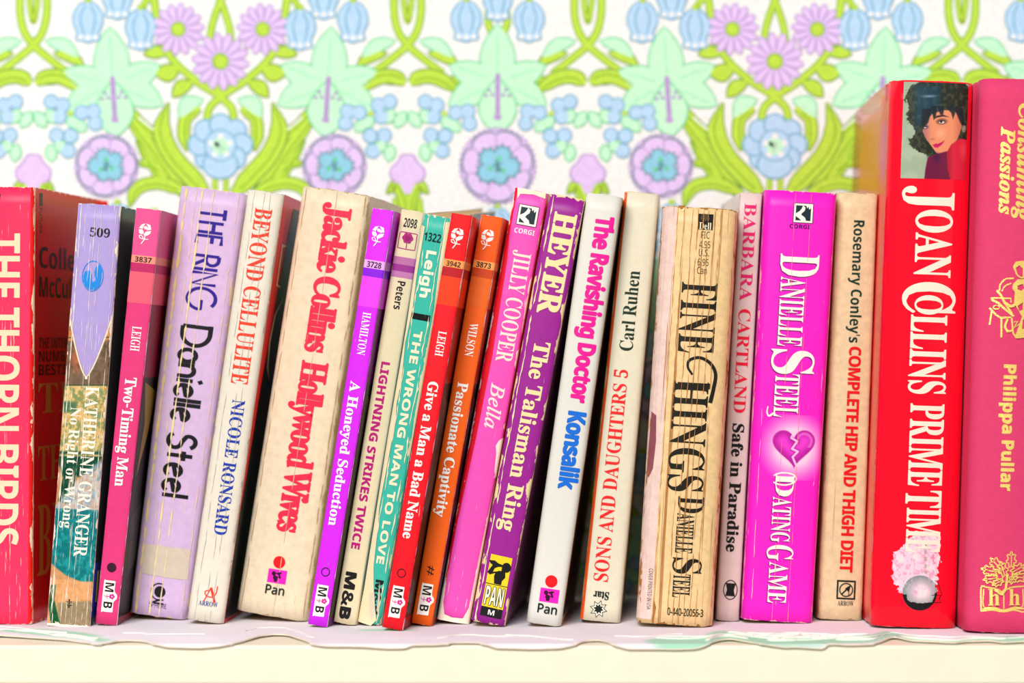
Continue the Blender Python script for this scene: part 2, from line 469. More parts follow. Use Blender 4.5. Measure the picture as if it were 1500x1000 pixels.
        for j in range(ny - 1):
            for i in range(nx - 1):
                if mk[j, i] and mk[j + 1, i + 1]:
                    fs.append((j * nx + i, (j + 1) * nx + i, (j + 1) * nx + i + 1, j * nx + i + 1))
        cols = lina(rgb).reshape(-1, 3)
        o = mesh_obj(name, verts, fs, [s.mat((0, 0, 0), attr=True, rough=rough, wear=wear)], s.e, None, False, cols)
        if label: o['label'] = label
        return o
    def loc(s, cx, cy, k=1.0):
        c, n = math.cos(s.lean), math.sin(s.lean)
        return lambda a, b: (cx + k * (a * c - b * n), cy + k * (a * n + b * c))
    def at(s, y, u=.5):
        u = s.um[0] + s.um[1] * u
        v = s.V(y, u); TL, TR, BL, BR = s.px
        return float((TL[0] * (1 - u) + TR[0] * u) * (1 - v) + (BL[0] * (1 - u) + BR[0] * u) * v), y
    def creases(s, us, col, width=1.2, gaps=.25, wob=.5, y0=None, y1=None, name='spine_crease'):
        """thin worn ribs running down the spine, over the print"""
        rnd = random.Random(s.seed + 7); ms = []
        pxw = s.wb * F / s.d
        for u0 in us:
            u0 = s.um[0] + s.um[1] * u0
            v = 0 if y0 is None else s.V(y0); ve = 1 if y1 is None else s.V(y1); pts = []; on = True; v += .002
            ph = rnd.random() * 9
            while v < ve - .002:
                L = rnd.uniform(.03, .12) if on else rnd.uniform(.004, .03) * (1 + gaps)
                if on:
                    n = max(3, int(L / .01)); seg = []
                    for i in range(n + 1):
                        q = min(ve - .002, v + L * i / n)
                        seg.append((u0 + (math.sin(q * 37 + ph) * .4 + noise.noise(Vector((q * 60, ph, 0)))) * wob / pxw, q))
                    a = np.array(seg); wdt = np.array([width / pxw * (.35 + .65 * abs(noise.noise(Vector((q * 80, ph, 5)))) * 2) for _, q in seg]) / 2
                    wdt[0] = wdt[-1] = .1 / pxw
                    vv = np.concatenate([np.stack([a[:, 0] - wdt, a[:, 1]], 1), np.stack([a[:, 0] + wdt, a[:, 1]], 1)])
                    k = n + 1; ms.append((vv, [(i, i + 1, i + 1 + k, i + k) for i in range(n)]))
                v += L; on = (not on) or rnd.random() > gaps * 2
        ob = s._emit(name, [(join(ms), s.mat(col, wear=0, rough=.75))], .00030); ob['kind'] = 'stuff'
        return ob

def soft_poly(pts, X, Y, blur=2.0):
    """soft mask of a polygon on a grid of points"""
    p = np.array(pts, float); n = len(p); ins = np.zeros(X.shape, bool); dist = np.full(X.shape, 1e9)
    for i in range(n):
        a, b = p[i], p[(i + 1) % n]
        cond = ((a[1] > Y) != (b[1] > Y))
        with np.errstate(divide='ignore', invalid='ignore'):
            xx = (b[0] - a[0]) * (Y - a[1]) / (b[1] - a[1] + 1e-12) + a[0]
        ins ^= cond & (X < xx)
        ab = b - a; t = np.clip(((X - a[0]) * ab[0] + (Y - a[1]) * ab[1]) / (ab @ ab + 1e-9), 0, 1)
        dist = np.minimum(dist, np.hypot(X - a[0] - t * ab[0], Y - a[1] - t * ab[1]))
    sd = np.where(ins, dist, -dist)
    return np.clip(sd / blur + .5, 0, 1)
_rs = np.random.RandomState(4).rand(256, 256) * 2 - 1
def vnoise(X, Y):
    x0 = np.floor(X).astype(int); y0 = np.floor(Y).astype(int); fx = X - x0; fy = Y - y0
    fx = fx * fx * (3 - 2 * fx); fy = fy * fy * (3 - 2 * fy); g = lambda a, b: _rs[a % 256, b % 256]
    return (g(x0, y0) * (1 - fx) + g(x0 + 1, y0) * fx) * (1 - fy) + (g(x0, y0 + 1) * (1 - fx) + g(x0 + 1, y0 + 1) * fx) * fy
def wob(X, Y, f=1.0, seed=0.0):
    X = X * f * .11 + seed * 17; Y = Y * f * .09 + seed * 31
    return (vnoise(X, Y) + .55 * vnoise(X * 2.1, Y * 2.1) + .3 * vnoise(X * 4.3, Y * 4.3)) * 1.1
def over(img, col, m):
    m = np.asarray(m)[..., None]; return img * (1 - m) + np.array(col, float) * m
#@@WALL
# ================================================================ the wall with its printed paper
KW = WALL_Y / F
wall = None
WCOL = {'lime': (196, 232, 70), 'limeD': (138, 190, 34), 'olive': (108, 156, 56), 'mint': (205, 255, 218), 'mintD': (104, 214, 150), 'mintM': (165, 243, 198),
        'blue': (190, 224, 255), 'blueD': (112, 178, 208), 'lav': (236, 206, 255), 'lavD': (178, 140, 208), 'teal': (66, 130, 130), 'white': (250, 250, 248),
        'lilac': (196, 160, 222), 'skyd': (150, 214, 240)}
wnames = list(WCOL); wshapes = []        # (mesh px, colour, level)
cell = []
ONCE = False
def W(m, col, lv): cell.append((m, col, lv, ONCE))
def closed_leaf(p0, p1, wd, bend=0, n=9, tipk=1.0):
    p0, p1 = np.array(p0, float), np.array(p1, float); d = p1 - p0; L = np.hypot(*d); nn = np.array([-d[1], d[0]]) / L
    t = np.linspace(0, 1, n); c = p0 + t[:, None] * d + (np.sin(t * math.pi) * bend)[:, None] * nn
    hw = wd / 2 * np.sin(math.pi * t ** tipk) ** .8
    a = c + nn * hw[:, None]; b = c - nn * hw[:, None]
    return [tuple(q) for q in a] + [tuple(q) for q in b[::-1][1:-1]]
def grow(pts, g):
    p = np.array(pts, float); c = p.mean(0)
    d = np.roll(p, -1, 0) - np.roll(p, 1, 0); d /= np.maximum(np.linalg.norm(d, axis=1, keepdims=True), 1e-6)
    nn = np.stack([d[:, 1], -d[:, 0]], 1)
    ar = np.sum(p[:, 0] * np.roll(p[:, 1], -1) - p[:, 1] * np.roll(p[:, 0], -1))
    return [tuple(q) for q in p + nn * g * (1 if ar > 0 else -1)]
def shape(pts, fill, out, lv, g=2.1):
    if out: W(poly(grow(pts, g)), out, lv)
    W(poly(pts), fill, lv + .4)
def stem(pts, wd, lv=2, w2=None, fill='lime', out='limeD'):
    q = smooth(pts, 6)
    W(line(q, wd + 4, w2=None if w2 is None else w2 + 3), out, lv); W(line(q, wd, w2=w2), fill, lv + .4)
def sword(pts, wd, lv=2.0, fill='lime', out='olive', mid='limeD'):
    q = np.array(smooth(pts, 6)); n = len(q); d = np.gradient(q, axis=0); d /= np.linalg.norm(d, axis=1, keepdims=True); nn = np.stack([-d[:, 1], d[:, 0]], 1)
    t = np.linspace(0, 1, n); hw = wd / 2 * np.minimum(1, np.sin(math.pi * np.clip(t * .93 + .07, 0, 1)) * 1.5)
    def rib(k, off=0): 
        v = np.concatenate([q + nn * (hw * k + off)[:, None], q - nn * (hw * k + off)[:, None]])
        return v, [(i, i + 1, i + 1 + n, i + n) for i in range(n - 1)]
    W(rib(1, 2.0), out, lv); W(rib(1), fill, lv + .4)
    m = (q[2:-1]); W(line([tuple(a) for a in m + nn[2:-1] * hw[2:-1, None] * .25], 2.2), mid, lv + .7)
def daisy(cx, cy, r, n=14):
    for i in range(n):
        a = 2 * math.pi * i / n + .1
        e = ell(cx + math.cos(a) * r * .62, cy + math.sin(a) * r * .62, r * .40, r * .155, 12, a)
        W(poly(grow(e, 1.5)), 'lavD', 5); W(poly(e), 'lav', 5.4)
        a2 = a + math.pi / n
        W(line([(cx + math.cos(a2) * r * .3, cy + math.sin(a2) * r * .3), (cx + math.cos(a2) * r * .74, cy + math.sin(a2) * r * .74)], 1.6, w2=2.6), 'lavD', 5.6)
    W(disc(cx, cy, r * .30), 'limeD', 5.8); W(disc(cx, cy, r * .24), 'lime', 6)
def bell(cx, cy, k=1.0):
    L = lambda a, b: (cx + a * k, cy + b * k)
    body = [L(*p) for p in [(-14, -22), (-7, -27), (7, -27), (14, -22), (20, -12), (21, 2), (15, 16), (17, 25), (8, 27), (0, 30), (-8, 27), (-17, 25), (-15, 16), (-21, 2), (-20, -12)]]
    shape(smooth(body + [body[0]], 3)[:-1], 'blue', 'blueD', 5)
    for a in (-8, 8): W(line(smooth([L(a * .5, -24), L(a * 1.3, -8), L(a * 1.1, 8), L(a * .7, 18)], 4), 2.2), 'blueD', 5.8)
    for a in (-11, 0, 11): W(disc(*L(a, 23), 3.6 * k), 'white', 6)
    stem([L(0, -27), L(0, -36)], 5, 4.6)
def lily(cx, cy, tilt=0):
    c, s_ = math.cos(tilt), math.sin(tilt)
    L = lambda a, b: (cx + a * c - b * s_, cy + a * s_ + b * c)
    pets = [((0, 12), (0, -76), 50, 0, .80), ((4, 6), (70, -16), 36, 2, .9), ((-4, 6), (-70, -16), 36, -2, .9), ((6, 10), (71, 42), 38, -3, .9), ((-6, 10), (-71, 42), 38, 3, .9)]
    for i, (a, b, wd, be, tk) in enumerate(pets):
        q = closed_leaf(L(*a), L(*b), wd, be, 11, tk); shape(q, 'mint', 'mintD', 3.0 + i * .01)
        W(line([L(a[0] + (b[0] - a[0]) * t, a[1] + (b[1] - a[1]) * t + be * .5) for t in (.2, .5, .85)], 2), 'mintM', 4.2)
    q = closed_leaf(L(0, 2), L(0, 84), 54, 0, 13, 1.15); shape(q, 'mint', 'mintD', 4.3)
    W(line([L(0, -4), L(0, 26), L(0, 60)], 7), 'lavD', 6); W(line([L(0, -4), L(0, 26), L(0, 60)], 4.5), 'lilac', 6.2)
    W(disc(*L(0, 60), 6, 4), 'lilac', 6.3)
    for a, b in ((-12, 20), (12, 20), (-17, 28), (17, 28), (-8, 27), (8, 27)): W(disc(*L(a, b), 2.6), 'lavD', 6.2)
def jag(cx, cy, r, n, amp, ph=0, m=64):
    return [(cx + (r + amp * (1 if (i % 2) else -1)) * math.cos(2 * math.pi * i / m + ph), cy + (r + amp * (1 if i % 2 else -1)) * math.sin(2 * math.pi * i / m + ph)) for i in range(m)]
def carnation(cx, cy, r, rot=0):
    W(poly(jag(cx, cy, r * 1.0, 0, 2.2, rot, 84)), 'lavD', 5); W(poly(jag(cx, cy, r * .95, 0, 2.2, rot, 84)), 'lav', 5.2)
    for i in range(7):
        a = rot + math.pi / 2 + 2 * math.pi * (i + .5) / 7
        e = smooth([(cx + math.cos(a + da) * r * q, cy + math.sin(a + da) * r * q) for da, q in ((-.42, .84), (-.30, .90), (-.1, .93), (.1, .93), (.30, .90), (.42, .84))], 3)
        n = np.array(e); k = np.arange(len(n)); n = n + (n - np.array([cx, cy])) * (.022 * np.where(k % 2, 1, -1))[:, None]
        W(line([tuple(q) for q in n], 2.4), 'teal', 5.6)
        b = a + math.pi / 7
        W(line([(cx + math.cos(b) * r * .42, cy + math.sin(b) * r * .42), (cx + math.cos(b) * r * .86, cy + math.sin(b) * r * .86)], 1.5), 'lavD', 5.7)
    for i in range(5):
        a = rot - math.pi / 2 + 2 * math.pi * i / 5
        px, py = cx + math.cos(a) * r * .31, cy + math.sin(a) * r * .31
        W(poly(jag(px, py, r * (.27 + .05 * math.sin(i * 2.3)), 0, 2.6, a, 18)), 'teal', 6 + .01 * i); W(poly(jag(px, py, r * (.215 + .05 * math.sin(i * 2.3)), 0, 2.2, a, 18)), 'skyd', 6.3 + .01 * i)
    for a in (.3, 2.4, 4.5): W(disc(cx + math.cos(rot + a) * r * .20, cy + math.sin(rot + a) * r * .20, 3.4), 'mintD', 6.6)
def berries(x):   # berries to the right of a twist at x
    for a, b in ((26, 149), (43, 154), (38, 171), (71, 165), (88, 163), (91, 181), (34, 198), (55, 199), (51, 221)):
        W(disc(x + a, b, 11.5), 'blueD', 4.5); 
        W(disc(x + a, b, 9.5), 'blue', 4.9)
    for a, b, c, d in ((3, 164, 18, 186), (22, 160, 30, 180), (60, 176, 76, 192), (24, 212, 28, 236), (34, 206, 44, 222), (50, 172, 66, 186)):
        shape(closed_leaf((x + a, b), (x + c, d), 15), 'mint', 'mintD', 4.2)
    W(disc(x + 54, 166, 4), 'lime', 4.6)
def twist(x, s=1):
    X = lambda a, b: (x + s * a, b)
    for q in ([(-16, -40), (-20, 10), (-14, 45), (2, 68), (26, 88), (52, 108)], [(-6, -20), (-5, 8), (0, 32), (5, 8), (6, -20)]):
        stem([X(*p) for p in q], 8 if len(q) > 5 else 5, 2)
        stem([X(-p[0], p[1]) for p in q] if len(q) == 5 else [X(16, -40), X(20, 10), X(14, 45), X(-2, 68)], 8 if len(q) > 5 else 5, 1.6)
    shape([X(*p) for p in closed_leaf((18, 60), (66, 84), 18, -6)], 'mint', 'mintD', 2.4)
    shape([X(*p) for p in closed_leaf((30, 78), (74, 96), 16, -5)], 'lime', 'olive', 2.2)
    sword([X(*p) for p in [(3, 122), (22, 112), (48, 116), (80, 138)]], 19, 2.6)
def tulip(x, s=1):
    shape([(x, 262)] + arc(x + s * 12, 254, 13, 13, 80 if s > 0 else 100, -60 if s > 0 else 240, 8) + arc(x + s * 3, 236, 9, 9, 0 if s > 0 else 180, -90 if s > 0 else 270, 6) + [(x, 227)] + [(x - s * 4, 240)], 'lav', 'lavD', 4.5)
    W(rect(x - s * 3, 240, x + s * 12, 262), 'lav', 5)
    shape([(x - s * 2, 258), (x + s * 15, 262), (x + s * 4, 284), (x - s * 2, 284)], 'lav', None, 5)
    sword([(x + s * 3, 318), (x + s * 7, 290), (x + s * 18, 273), (x + s * 31, 284)], 14, 4.0)
def half():
    """the motif from the daisy axis (0) to the star-lily axis (406)"""
    global ONCE
    # daisies and crossing stems
    stem([(-5, -10), (3, 8), (13, 40), (16, 66)], 7, 4)
    stem([(98, -25), (97, 0), (90, 40), (74, 82), (38, 117), (6, 138), (-16, 158), (-20, 182)], 8, 3.4)
    daisy(62, 43, 37); ONCE = True; daisy(0, 90, 41); ONCE = False
    for p0, p1, wd, b in (((78, 78), (112, 80), 17, -3), ((60, 100), (96, 108), 24, 3), ((40, 120), (70, 142), 19, -4)):
        shape(closed_leaf(p0, p1, wd, b), 'lime', 'olive', 3.0)
    stem([(8, 120), (3, 134), (-6, 150)], 6, 3)
    shape(closed_leaf((26, 146), (60, 172), 22, -8), 'mint', 'mintD', 3.0)
    sword([(30, 158), (50, 172), (54, 195), (50, 222)], 16, 2.8)
    # round blue flower
    ONCE = True
    for i in (-3, -2, -1, 1, 2, 3, 0):
        a = -math.pi / 2 + .80 * i
        W(disc(math.cos(a) * 31, 211 + math.sin(a) * 28, 17.5), 'blueD', 5 + .02 * (i + 4)); W(disc(math.cos(a) * 31, 211 + math.sin(a) * 28, 15), 'blue', 5.01 + .02 * (i + 4))
    W(disc(0, 241, 27, 22), 'blueD', 5.3); W(disc(0, 241, 24.5, 19.5), 'blue', 5.5)
    W(disc(0, 213, 24), 'blueD', 5.6); W(disc(0, 213, 22), 'blue', 5.7)
    for i in range(5):
        a = -math.pi / 2 + i * 1.2566; W(disc(math.cos(a) * 14, 214 + math.sin(a) * 14, 4.6), 'white', 6.1)
    for i in range(6):
        a = i * math.pi / 3; W(disc(math.cos(a) * 6, 214 + math.sin(a) * 6, 6.5), 'mint', 6.3)
    W(disc(0, 214, 13), 'mintM', 6.0)
    ONCE = False
    stem([(8, 262), (8, 300)], 5, 2)
    # blades
    sword([(18, 285), (44, 258), (72, 226), (86, 190), (76, 150)], 25, 2.6)
    sword([(40, 300), (70, 262), (95, 224), (120, 192), (150, 150)], 16, 1.6)
    sword([(54, 250), (86, 208), (120, 176), (150, 140)], 12, 1.4)
    sword([(56, 278), (86, 262), (104, 236), (124, 205)], 11, 1.9)
    sword([(84, 254), (102, 242), (124, 238)], 9, 1.9)
    sword([(48, 282), (90, 268), (122, 276), (134, 304)], 17, 2.2)
    for a in ((60, 236), ): W(line([(88, 200), (100, 188), (120, 172)], 3), 'white', 2.6)
    # tilted lily, bells, carnation
    stem([(98, 0), (104, -2), (112, 6), (114, 16)], 6, 3.2)
    bell(117, 43, 1.0); bell(194, 32, 1.0); bell(151, -2, 1.0)
    lily(158, 116, .06)
    sword([(158, 116), (214, 112), (244, 112), (271, 122)], 20, 1.8)
    carnation(167, 243, 47, .3)
    # twist on axis 274, both sides
    twist(274, -1); twist(274, 1)
    for s in (-1, 1): tulip(274, s)
    mark = len(cell); berries(274)
    extra = [((m[0] * np.array([-1, 1]) + np.array([548, 0]), m[1]), c, l, False) for m, c, l, _ in cell[mark:]]
    cell.extend(extra)
    # star lily axis
    ONCE = True; lily(406, 112, 0); carnation(406, 243, 56, math.pi / 8); ONCE = False
    bell(360, 31, 1.0); bell(406, 2, .95)
    stem([(394, 12), (392, 34), (400, 50), (406, 46)], 7, 2.4)
    sword([(330, 128), (352, 118), (380, 120)], 18, 1.8)
half()
V, Fc, fm = [], [], []
o = 0
for yo in (-330, 0, 330, 660):
    for A in (323 - 1624, 323 - 812, 323, 1135, 1947):
        for s in (1, -1):
            for ci, (m, c, l, once) in enumerate(cell):
                if once and s < 0: continue
                v, f = m
                X = (A + s * v[:, 0] - 750) * KW; Z = CZ + (500 - (v[:, 1] + yo)) * KW
                if X.min() > .62 or X.max() < -.62: continue
                yy = -.00006 * l - .00002 - (1e-7 * ci if s > 0 else 1e-7 * ci + 1.3e-5)
                V += [(a, yy, b) for a, b in zip(X, Z)]; Fc += [tuple(i + o for i in q) for q in f]; fm += [wnames.index(c)] * len(f); o += len(v)
def wallmesh():
    vs, fs = [], []
    def box(x0, y0, z0, x1, y1, z1):
        b = len(vs); vs.extend([(x0, y0, z0), (x1, y0, z0), (x1, y1, z0), (x0, y1, z0), (x0, y0, z1), (x1, y0, z1), (x1, y1, z1), (x0, y1, z1)])
        fs.extend([tuple(b + i for i in q) for q in ((0, 3, 2, 1), (4, 5, 6, 7), (0, 1, 5, 4), (1, 2, 6, 5), (2, 3, 7, 6), (3, 0, 4, 7))])
    box(-1.6, 0, 0, 1.6, .08, 2.5); return vs, fs
vs, fs = wallmesh()
wall = mesh_obj('wall_back', vs, fs, [plain('wallpaper_ground', (250, 250, 248), .8)]); wall.location = (0, WALL_Y, 0); wall['kind'] = 'structure'
pr = mesh_obj('wallpaper_print', V, Fc, [plain('wallpaper_ink', WCOL[c], .8) for c in wnames], wall, fm)
pr['label'] = 'printed mint lily, lavender daisy and lime leaf pattern'

vs = [(-1.6, -2.2, -.05), (1.6, -2.2, -.05), (1.6, WALL_Y + .08, -.05), (-1.6, WALL_Y + .08, -.05)]; vs += [(a, b_, 0) for a, b_, _ in vs]
fl = mesh_obj('floor', vs, [(0, 3, 2, 1), (4, 5, 6, 7), (0, 1, 5, 4), (1, 2, 6, 5), (2, 3, 7, 6), (3, 0, 4, 7)], [plain('pale_floor_boards', (214, 200, 180), .6, .5, 8, stretch=(1, .1, 1))]); fl['kind'] = 'structure'
# ================================================================ shelf
d_edge = F * (CZ - SHELF) / 445
def shelf_mesh():
    yf, yb, th, r = d_edge, WALL_Y - .0004, .0155, .0012
    prof = [(yf + r - r * math.cos(a), SHELF - r + r * math.sin(a)) for a in np.linspace(0, math.pi / 2, 5)] + [(yb, SHELF), (yb, SHELF - th)] + [(yf + r - r * math.sin(a), SHELF - th + r - r * math.cos(a)) for a in np.linspace(0, math.pi / 2, 5)]
    n = len(prof); xs = np.linspace(-.75, .75, 13)
    vs = [(x, p[0], p[1]) for x in xs for p in prof]; fs = []
    for i in range(len(xs) - 1):
        for j in range(n): fs.append((i * n + j, i * n + (j + 1) % n, (i + 1) * n + (j + 1) % n, (i + 1) * n + j))
    fs += [tuple(range(n))[::-1], tuple((len(xs) - 1) * n + j for j in range(n))]
    return vs, fs
sh = bpy.data.objects.new('shelf', None); C.objects.link(sh); sh.location = (0, 0, 0)
sh['label'] = 'cream painted wooden shelf board under the row of books'; sh['category'] = 'shelf'
vs, fs = shelf_mesh()
mesh_obj('board', vs, fs, [plain('cream_paint', (255, 247, 222), .45, .3, 90)], sh)

# ================================================================ scalloped runner
EDGE = [(-200, 940), (-120, 946), (-60, 936), (0, 930), (60, 934), (100, 937), (140, 943), (160, 941.5), (170, 938.5), (190, 937.5), (210, 938.5), (225, 943), (245, 947.5), (290, 949), (320, 946.5), (350, 940.5), (380, 931),
        (400, 928), (418, 928.5), (450, 939), (457, 944), (475, 946.5), (530, 946.5), (570, 949.5), (595, 949), (602, 945), (640, 944.5), (668, 941), (690, 941), (705, 942), (715, 945), (727, 949), (780, 950), (820, 949),
        (840, 945), (855, 938.5), (875, 937), (888, 939), (900, 945), (920, 950.5), (990, 951), (1018, 950), (1030, 947), (1042, 941), (1055, 937), (1070, 935.5), (1085, 938), (1110, 942), (1150, 948), (1165, 947.5), (1205, 950), (1208, 949.5),
        (1213, 942), (1240, 944.5), (1275, 944), (1290, 940), (1300, 935), (1310, 932.5), (1335, 938), (1365, 939.5), (1400, 941.5), (1415, 939), (1450, 938), (1470, 941), (1500, 939), (1560, 946), (1640, 940), (1700, 944)]
ex = np.array([e[0] for e in EDGE], float); ey = np.array([e[1] for e in EDGE], float)
xs = np.concatenate([np.linspace(-200, 1700, 760)]); ye = np.interp(xs, ex, ey)
ker = np.array([1, 2, 3, 2, 1.]); ker /= ker.sum(); ye[2:-2] = np.convolve(ye, ker, 'valid')
nr = 34
VV, CC = [], []
def mintmask(px, t):      # dyed patches; t = metres behind the hem
    m = 0
    for cx, ct, rx, rt in ((60, .020, 85, .011), (110, .012, 55, .006), (560, .05, 60, .004), (1000, .010, 60, .016), (1060, .013, 70, .02), (1150, .012, 130, .014), (1260, .015, 95, .012), (1390, .006, 130, .006), (1480, .010, 40, .012)):
        q = 1 - ((px - cx) / rx) ** 2 - ((t - ct) / rt) ** 2
        m = max(m, min(1, max(0, q * 2.2)))
    return m
for i, (px, y) in enumerate(zip(xs, ye)):
    L = .0006 + max(0, (951 - y)) / 24 * .0006
    zz = SHELF + L; d = F * (CZ - zz) / (y - 500)
    if d < d_edge - .0012:
        d = d_edge - .0012 ; zz = CZ - (y - 500) / F * d
    X = (px - 750) * d / F
    for j in range(nr):
        t = (j / (nr - 1)) ** 1.8 * (1.232 - d)
        k = math.exp(-(t / .012) ** 1.5)
        fade = max(0, 1 - max(0, (d + t - 1.058) / .012)) if d + t > 1.058 else 1
        wr = noise.noise(Vector((px * .012, t * 60, 1))) * .0009 + noise.noise(Vector((px * .05, t * 160, 4))) * .0003
        z = (TOP - .00015) * (1 - k) + zz * k + wr * fade * (1 - k * .8)
        if d + t > 1.062: z = min(z, TOP - .0001)
        if d + t > d_edge - .0004: z = max(z, SHELF + .00055)
        elif j > 0: z = min(z, SHELF + .0005)
        VV.append((X, d + t, z))
        m = mintmask(px, t)
        base = np.array((252, 246, 254.)); base = base * (1 - m) + np.array((180, 234, 204.)) * m
        CC.append(base)
fs = [(i * nr + j, (i + 1) * nr + j, (i + 1) * nr + j + 1, i * nr + j + 1) for i in range(len(xs) - 1) for j in range(nr - 1)]
k = NT('dyed_cotton'); at = k.n('ShaderNodeAttribute'); at.attribute_name = 'print'; k.put(k.b.inputs['Base Color'], at.outputs['Color'])
k.b.inputs['Roughness'].default_value = .9
tc = k.n('ShaderNodeTexCoord').outputs['Object']; k.bump(k.noise(tc, 1800, 2), .3, .0002)
run = bpy.data.objects.new('shelf_runner', None); C.objects.link(run); run.location = (0, 0, 0)
run['label'] = 'thin white and mint embroidered cloth with scalloped edge lying along the shelf'; run['category'] = 'cloth'
cl = mesh_obj('fabric', VV, fs, [k.m], run, None, True, lina(np.array(CC)))
sol = cl.modifiers.new('thickness', 'SOLIDIFY'); sol.thickness = .0004; sol.offset = -1
def tube(pts, r, name, mat, parent, sides=6):
    pts = [Vector(p) for p in pts]; vs, fs = [], []
    for i, p in enumerate(pts):
        d = (pts[min(i + 1, len(pts) - 1)] - pts[max(i - 1, 0)]).normalized(); a = d.cross(Vector((0, 0, 1))).normalized(); b = a.cross(d)
        for q in range(sides):
            an = 2 * math.pi * q / sides; vs.append(p + a * math.cos(an) * r + b * math.sin(an) * r)
    for i in range(len(pts) - 1):
        for q in range(sides): fs.append((i * sides + q, i * sides + (q + 1) % sides, (i + 1) * sides + (q + 1) % sides, (i + 1) * sides + q))
    return vs, fs
hemth = plain('hem_thread', (250, 236, 212), .8, .5, 1500)
thread = plain('embroidery_thread', (255, 250, 240), .8, .5, 1500)
vs, fs = tube([VV[i * nr] for i in range(len(xs))], .00030, 'hem', thread, run)
mesh_obj('hem_cord', vs, fs, [hemth], run, None, True)
def cloth_at(px, t):
    i = int(np.clip(np.searchsorted(xs, px), 0, len(xs) - 1)); col = VV[i * nr:(i + 1) * nr]; d0 = col[0][1]
    j = 0
    while j < nr - 2 and col[j + 1][1] - d0 < t: j += 1
    f = (t - (col[j][1] - d0)) / (col[j + 1][1] - col[j][1]); z = col[j][2] * (1 - f) + col[j + 1][2] * f
    return ((px - 750) * (d0 + t) / F, d0 + t, z + .0003)
rn = random.Random(5); av, af = [], []
def stitch(pts, r=.00035):
    vs, fs = tube(pts, r, '', None, None, 5); b = len(av); av.extend(vs); af.extend([tuple(b + i for i in q) for q in fs])
def leafcord(px, t, L, wd, ang):
    pts = []
    for a in np.linspace(0, 2 * math.pi, 22):
        lx = L / 2 * math.cos(a); ly = wd / 2 * math.sin(a) * (1 - .3 * math.cos(a))
        q = (lx * math.cos(ang) - ly * math.sin(ang), lx * math.sin(ang) + ly * math.cos(ang))
        pts.append(cloth_at(px + q[0] / .000285, max(.001, t + q[1] * .55)))
    stitch(pts)
for px, t, L, wd, an in ((1120, .030, .016, .010, .5), (1135, .020, .018, .010, -.3), (1155, .028, .016, .009, .9), (1175, .016, .020, .011, .2), (1200, .030, .018, .010, -.5), (1215, .020, .016, .012, .4), (1240, .028, .018, .009, .1),
                         (1090, .024, .014, .008, .3), (1255, .014, .018, .008, -.3), (60, .022, .022, .009, .12), (110, .014, .020, .008, .25), (1065, .010, .018, .007, -.2), (1370, .006, .03, .006, 0), (1440, .01, .02, .007, .1), (1010, .020, .03, .012, -.35),
                         (1145, .012, .012, .006, 0), (1190, .024, .010, .007, 1.1), (1165, .034, .012, .006, .2)):
    leafcord(px, t, L, wd, an)
for a, b, t0, t1 in ((0, 140, .022, .008), (0, 130, .032, .016), (360, 460, .03, .02), (740, 840, .03, .014), (640, 760, .02, .028), (1280, 1500, .018, .012), (180, 300, .026, .03), (900, 1000, .02, .03), (1060, 1290, .018, .022)):
    stitch([cloth_at(a + (b - a) * q, t0 + (t1 - t0) * q + .002 * math.sin(q * 7 + a)) for q in np.linspace(0, 1, 26)], .00026)
em = mesh_obj('embroidery', av, af, [thread], run, None, True); em['kind'] = 'stuff'
#@@BOOKS
BLK = (28, 24, 26); CRM = (246, 236, 206); WHT = (250, 246, 240)
# ---------------------------------------------------------------- printed emblems, drawn in pixels about their centre
def rose(b, y, u, col, k=1.0, name='rose_emblem'):
    L = b.loc(*b.at(y, u), k); T = lambda pts: [L(*p) for p in pts]
    sh = [poly(T([(-10, -4), (-6, -10), (0, -12), (-3, -7), (-4, -3)])), poly(T([(1, -12), (8, -10), (10, -3), (3, -1), (5, -6)])), poly(T([(-10, -2), (-4, -2), (-1, 3), (-4, 6), (-9, 4)])),
          poly(T([(2, 1), (10, -1), (9, 4), (3, 8), (-2, 6)])), poly(T(ell(1, -5, 3.6, 2.6, 10, .4), )), line(T(smooth([(0, 6), (1, 12), (-2, 18), (-4, 21)], 4)), 1.5 * k),
          line(T(smooth([(0, 13), (-6, 12), (-8, 8), (-4, 8), (0, 13), (7, 13)], 5)), 1.3 * k)]
    return b.art(name, [(m, col) for m in sh], .0002, wear=0)
def publisher_plate(b, y, u, k=1.0):
    L = b.loc(*b.at(y, u), k); T = lambda pts: [L(*p) for p in pts]
    plate = smooth([(-7, -23), (6, -23), (8, -21), (8, -8), (12, -3), (12, 3), (8, 8), (8, 21), (6, 23), (-7, 23), (-9, 21), (-9, -21), (-7, -23)], 2)[:-1]
    sh = [(poly(T(plate)), (250, 244, 232))]
    for ch, cy in (('M', -13), ('B', 13)):
        v, f = raw_text(ch, 'sansb'); v = v - (v.min(0) + v.max(0)) / 2; sc = 13 / np.ptp(v[:, 1])
        sh.append(((np.array([L(q * sc, cy + p * sc * .95) for p, q in v]), f), BLK))
    for i in range(5):
        a = i * 1.257; sh.append((disc(*L(5 + 2.6 * math.cos(a), 2.6 * math.sin(a)), 1.7 * k, n=8), (214, 30, 150)))
    sh.append((line(T([(2, 0), (-4, 1), (-7, -1)]), .9 * k), (214, 30, 150))); sh.append((line(T([(-2, -3), (-3, 1), (-1, 4)]), .8 * k), (214, 90, 170)))
    return b.art('publisher_emblem', sh, .0002, wear=0)
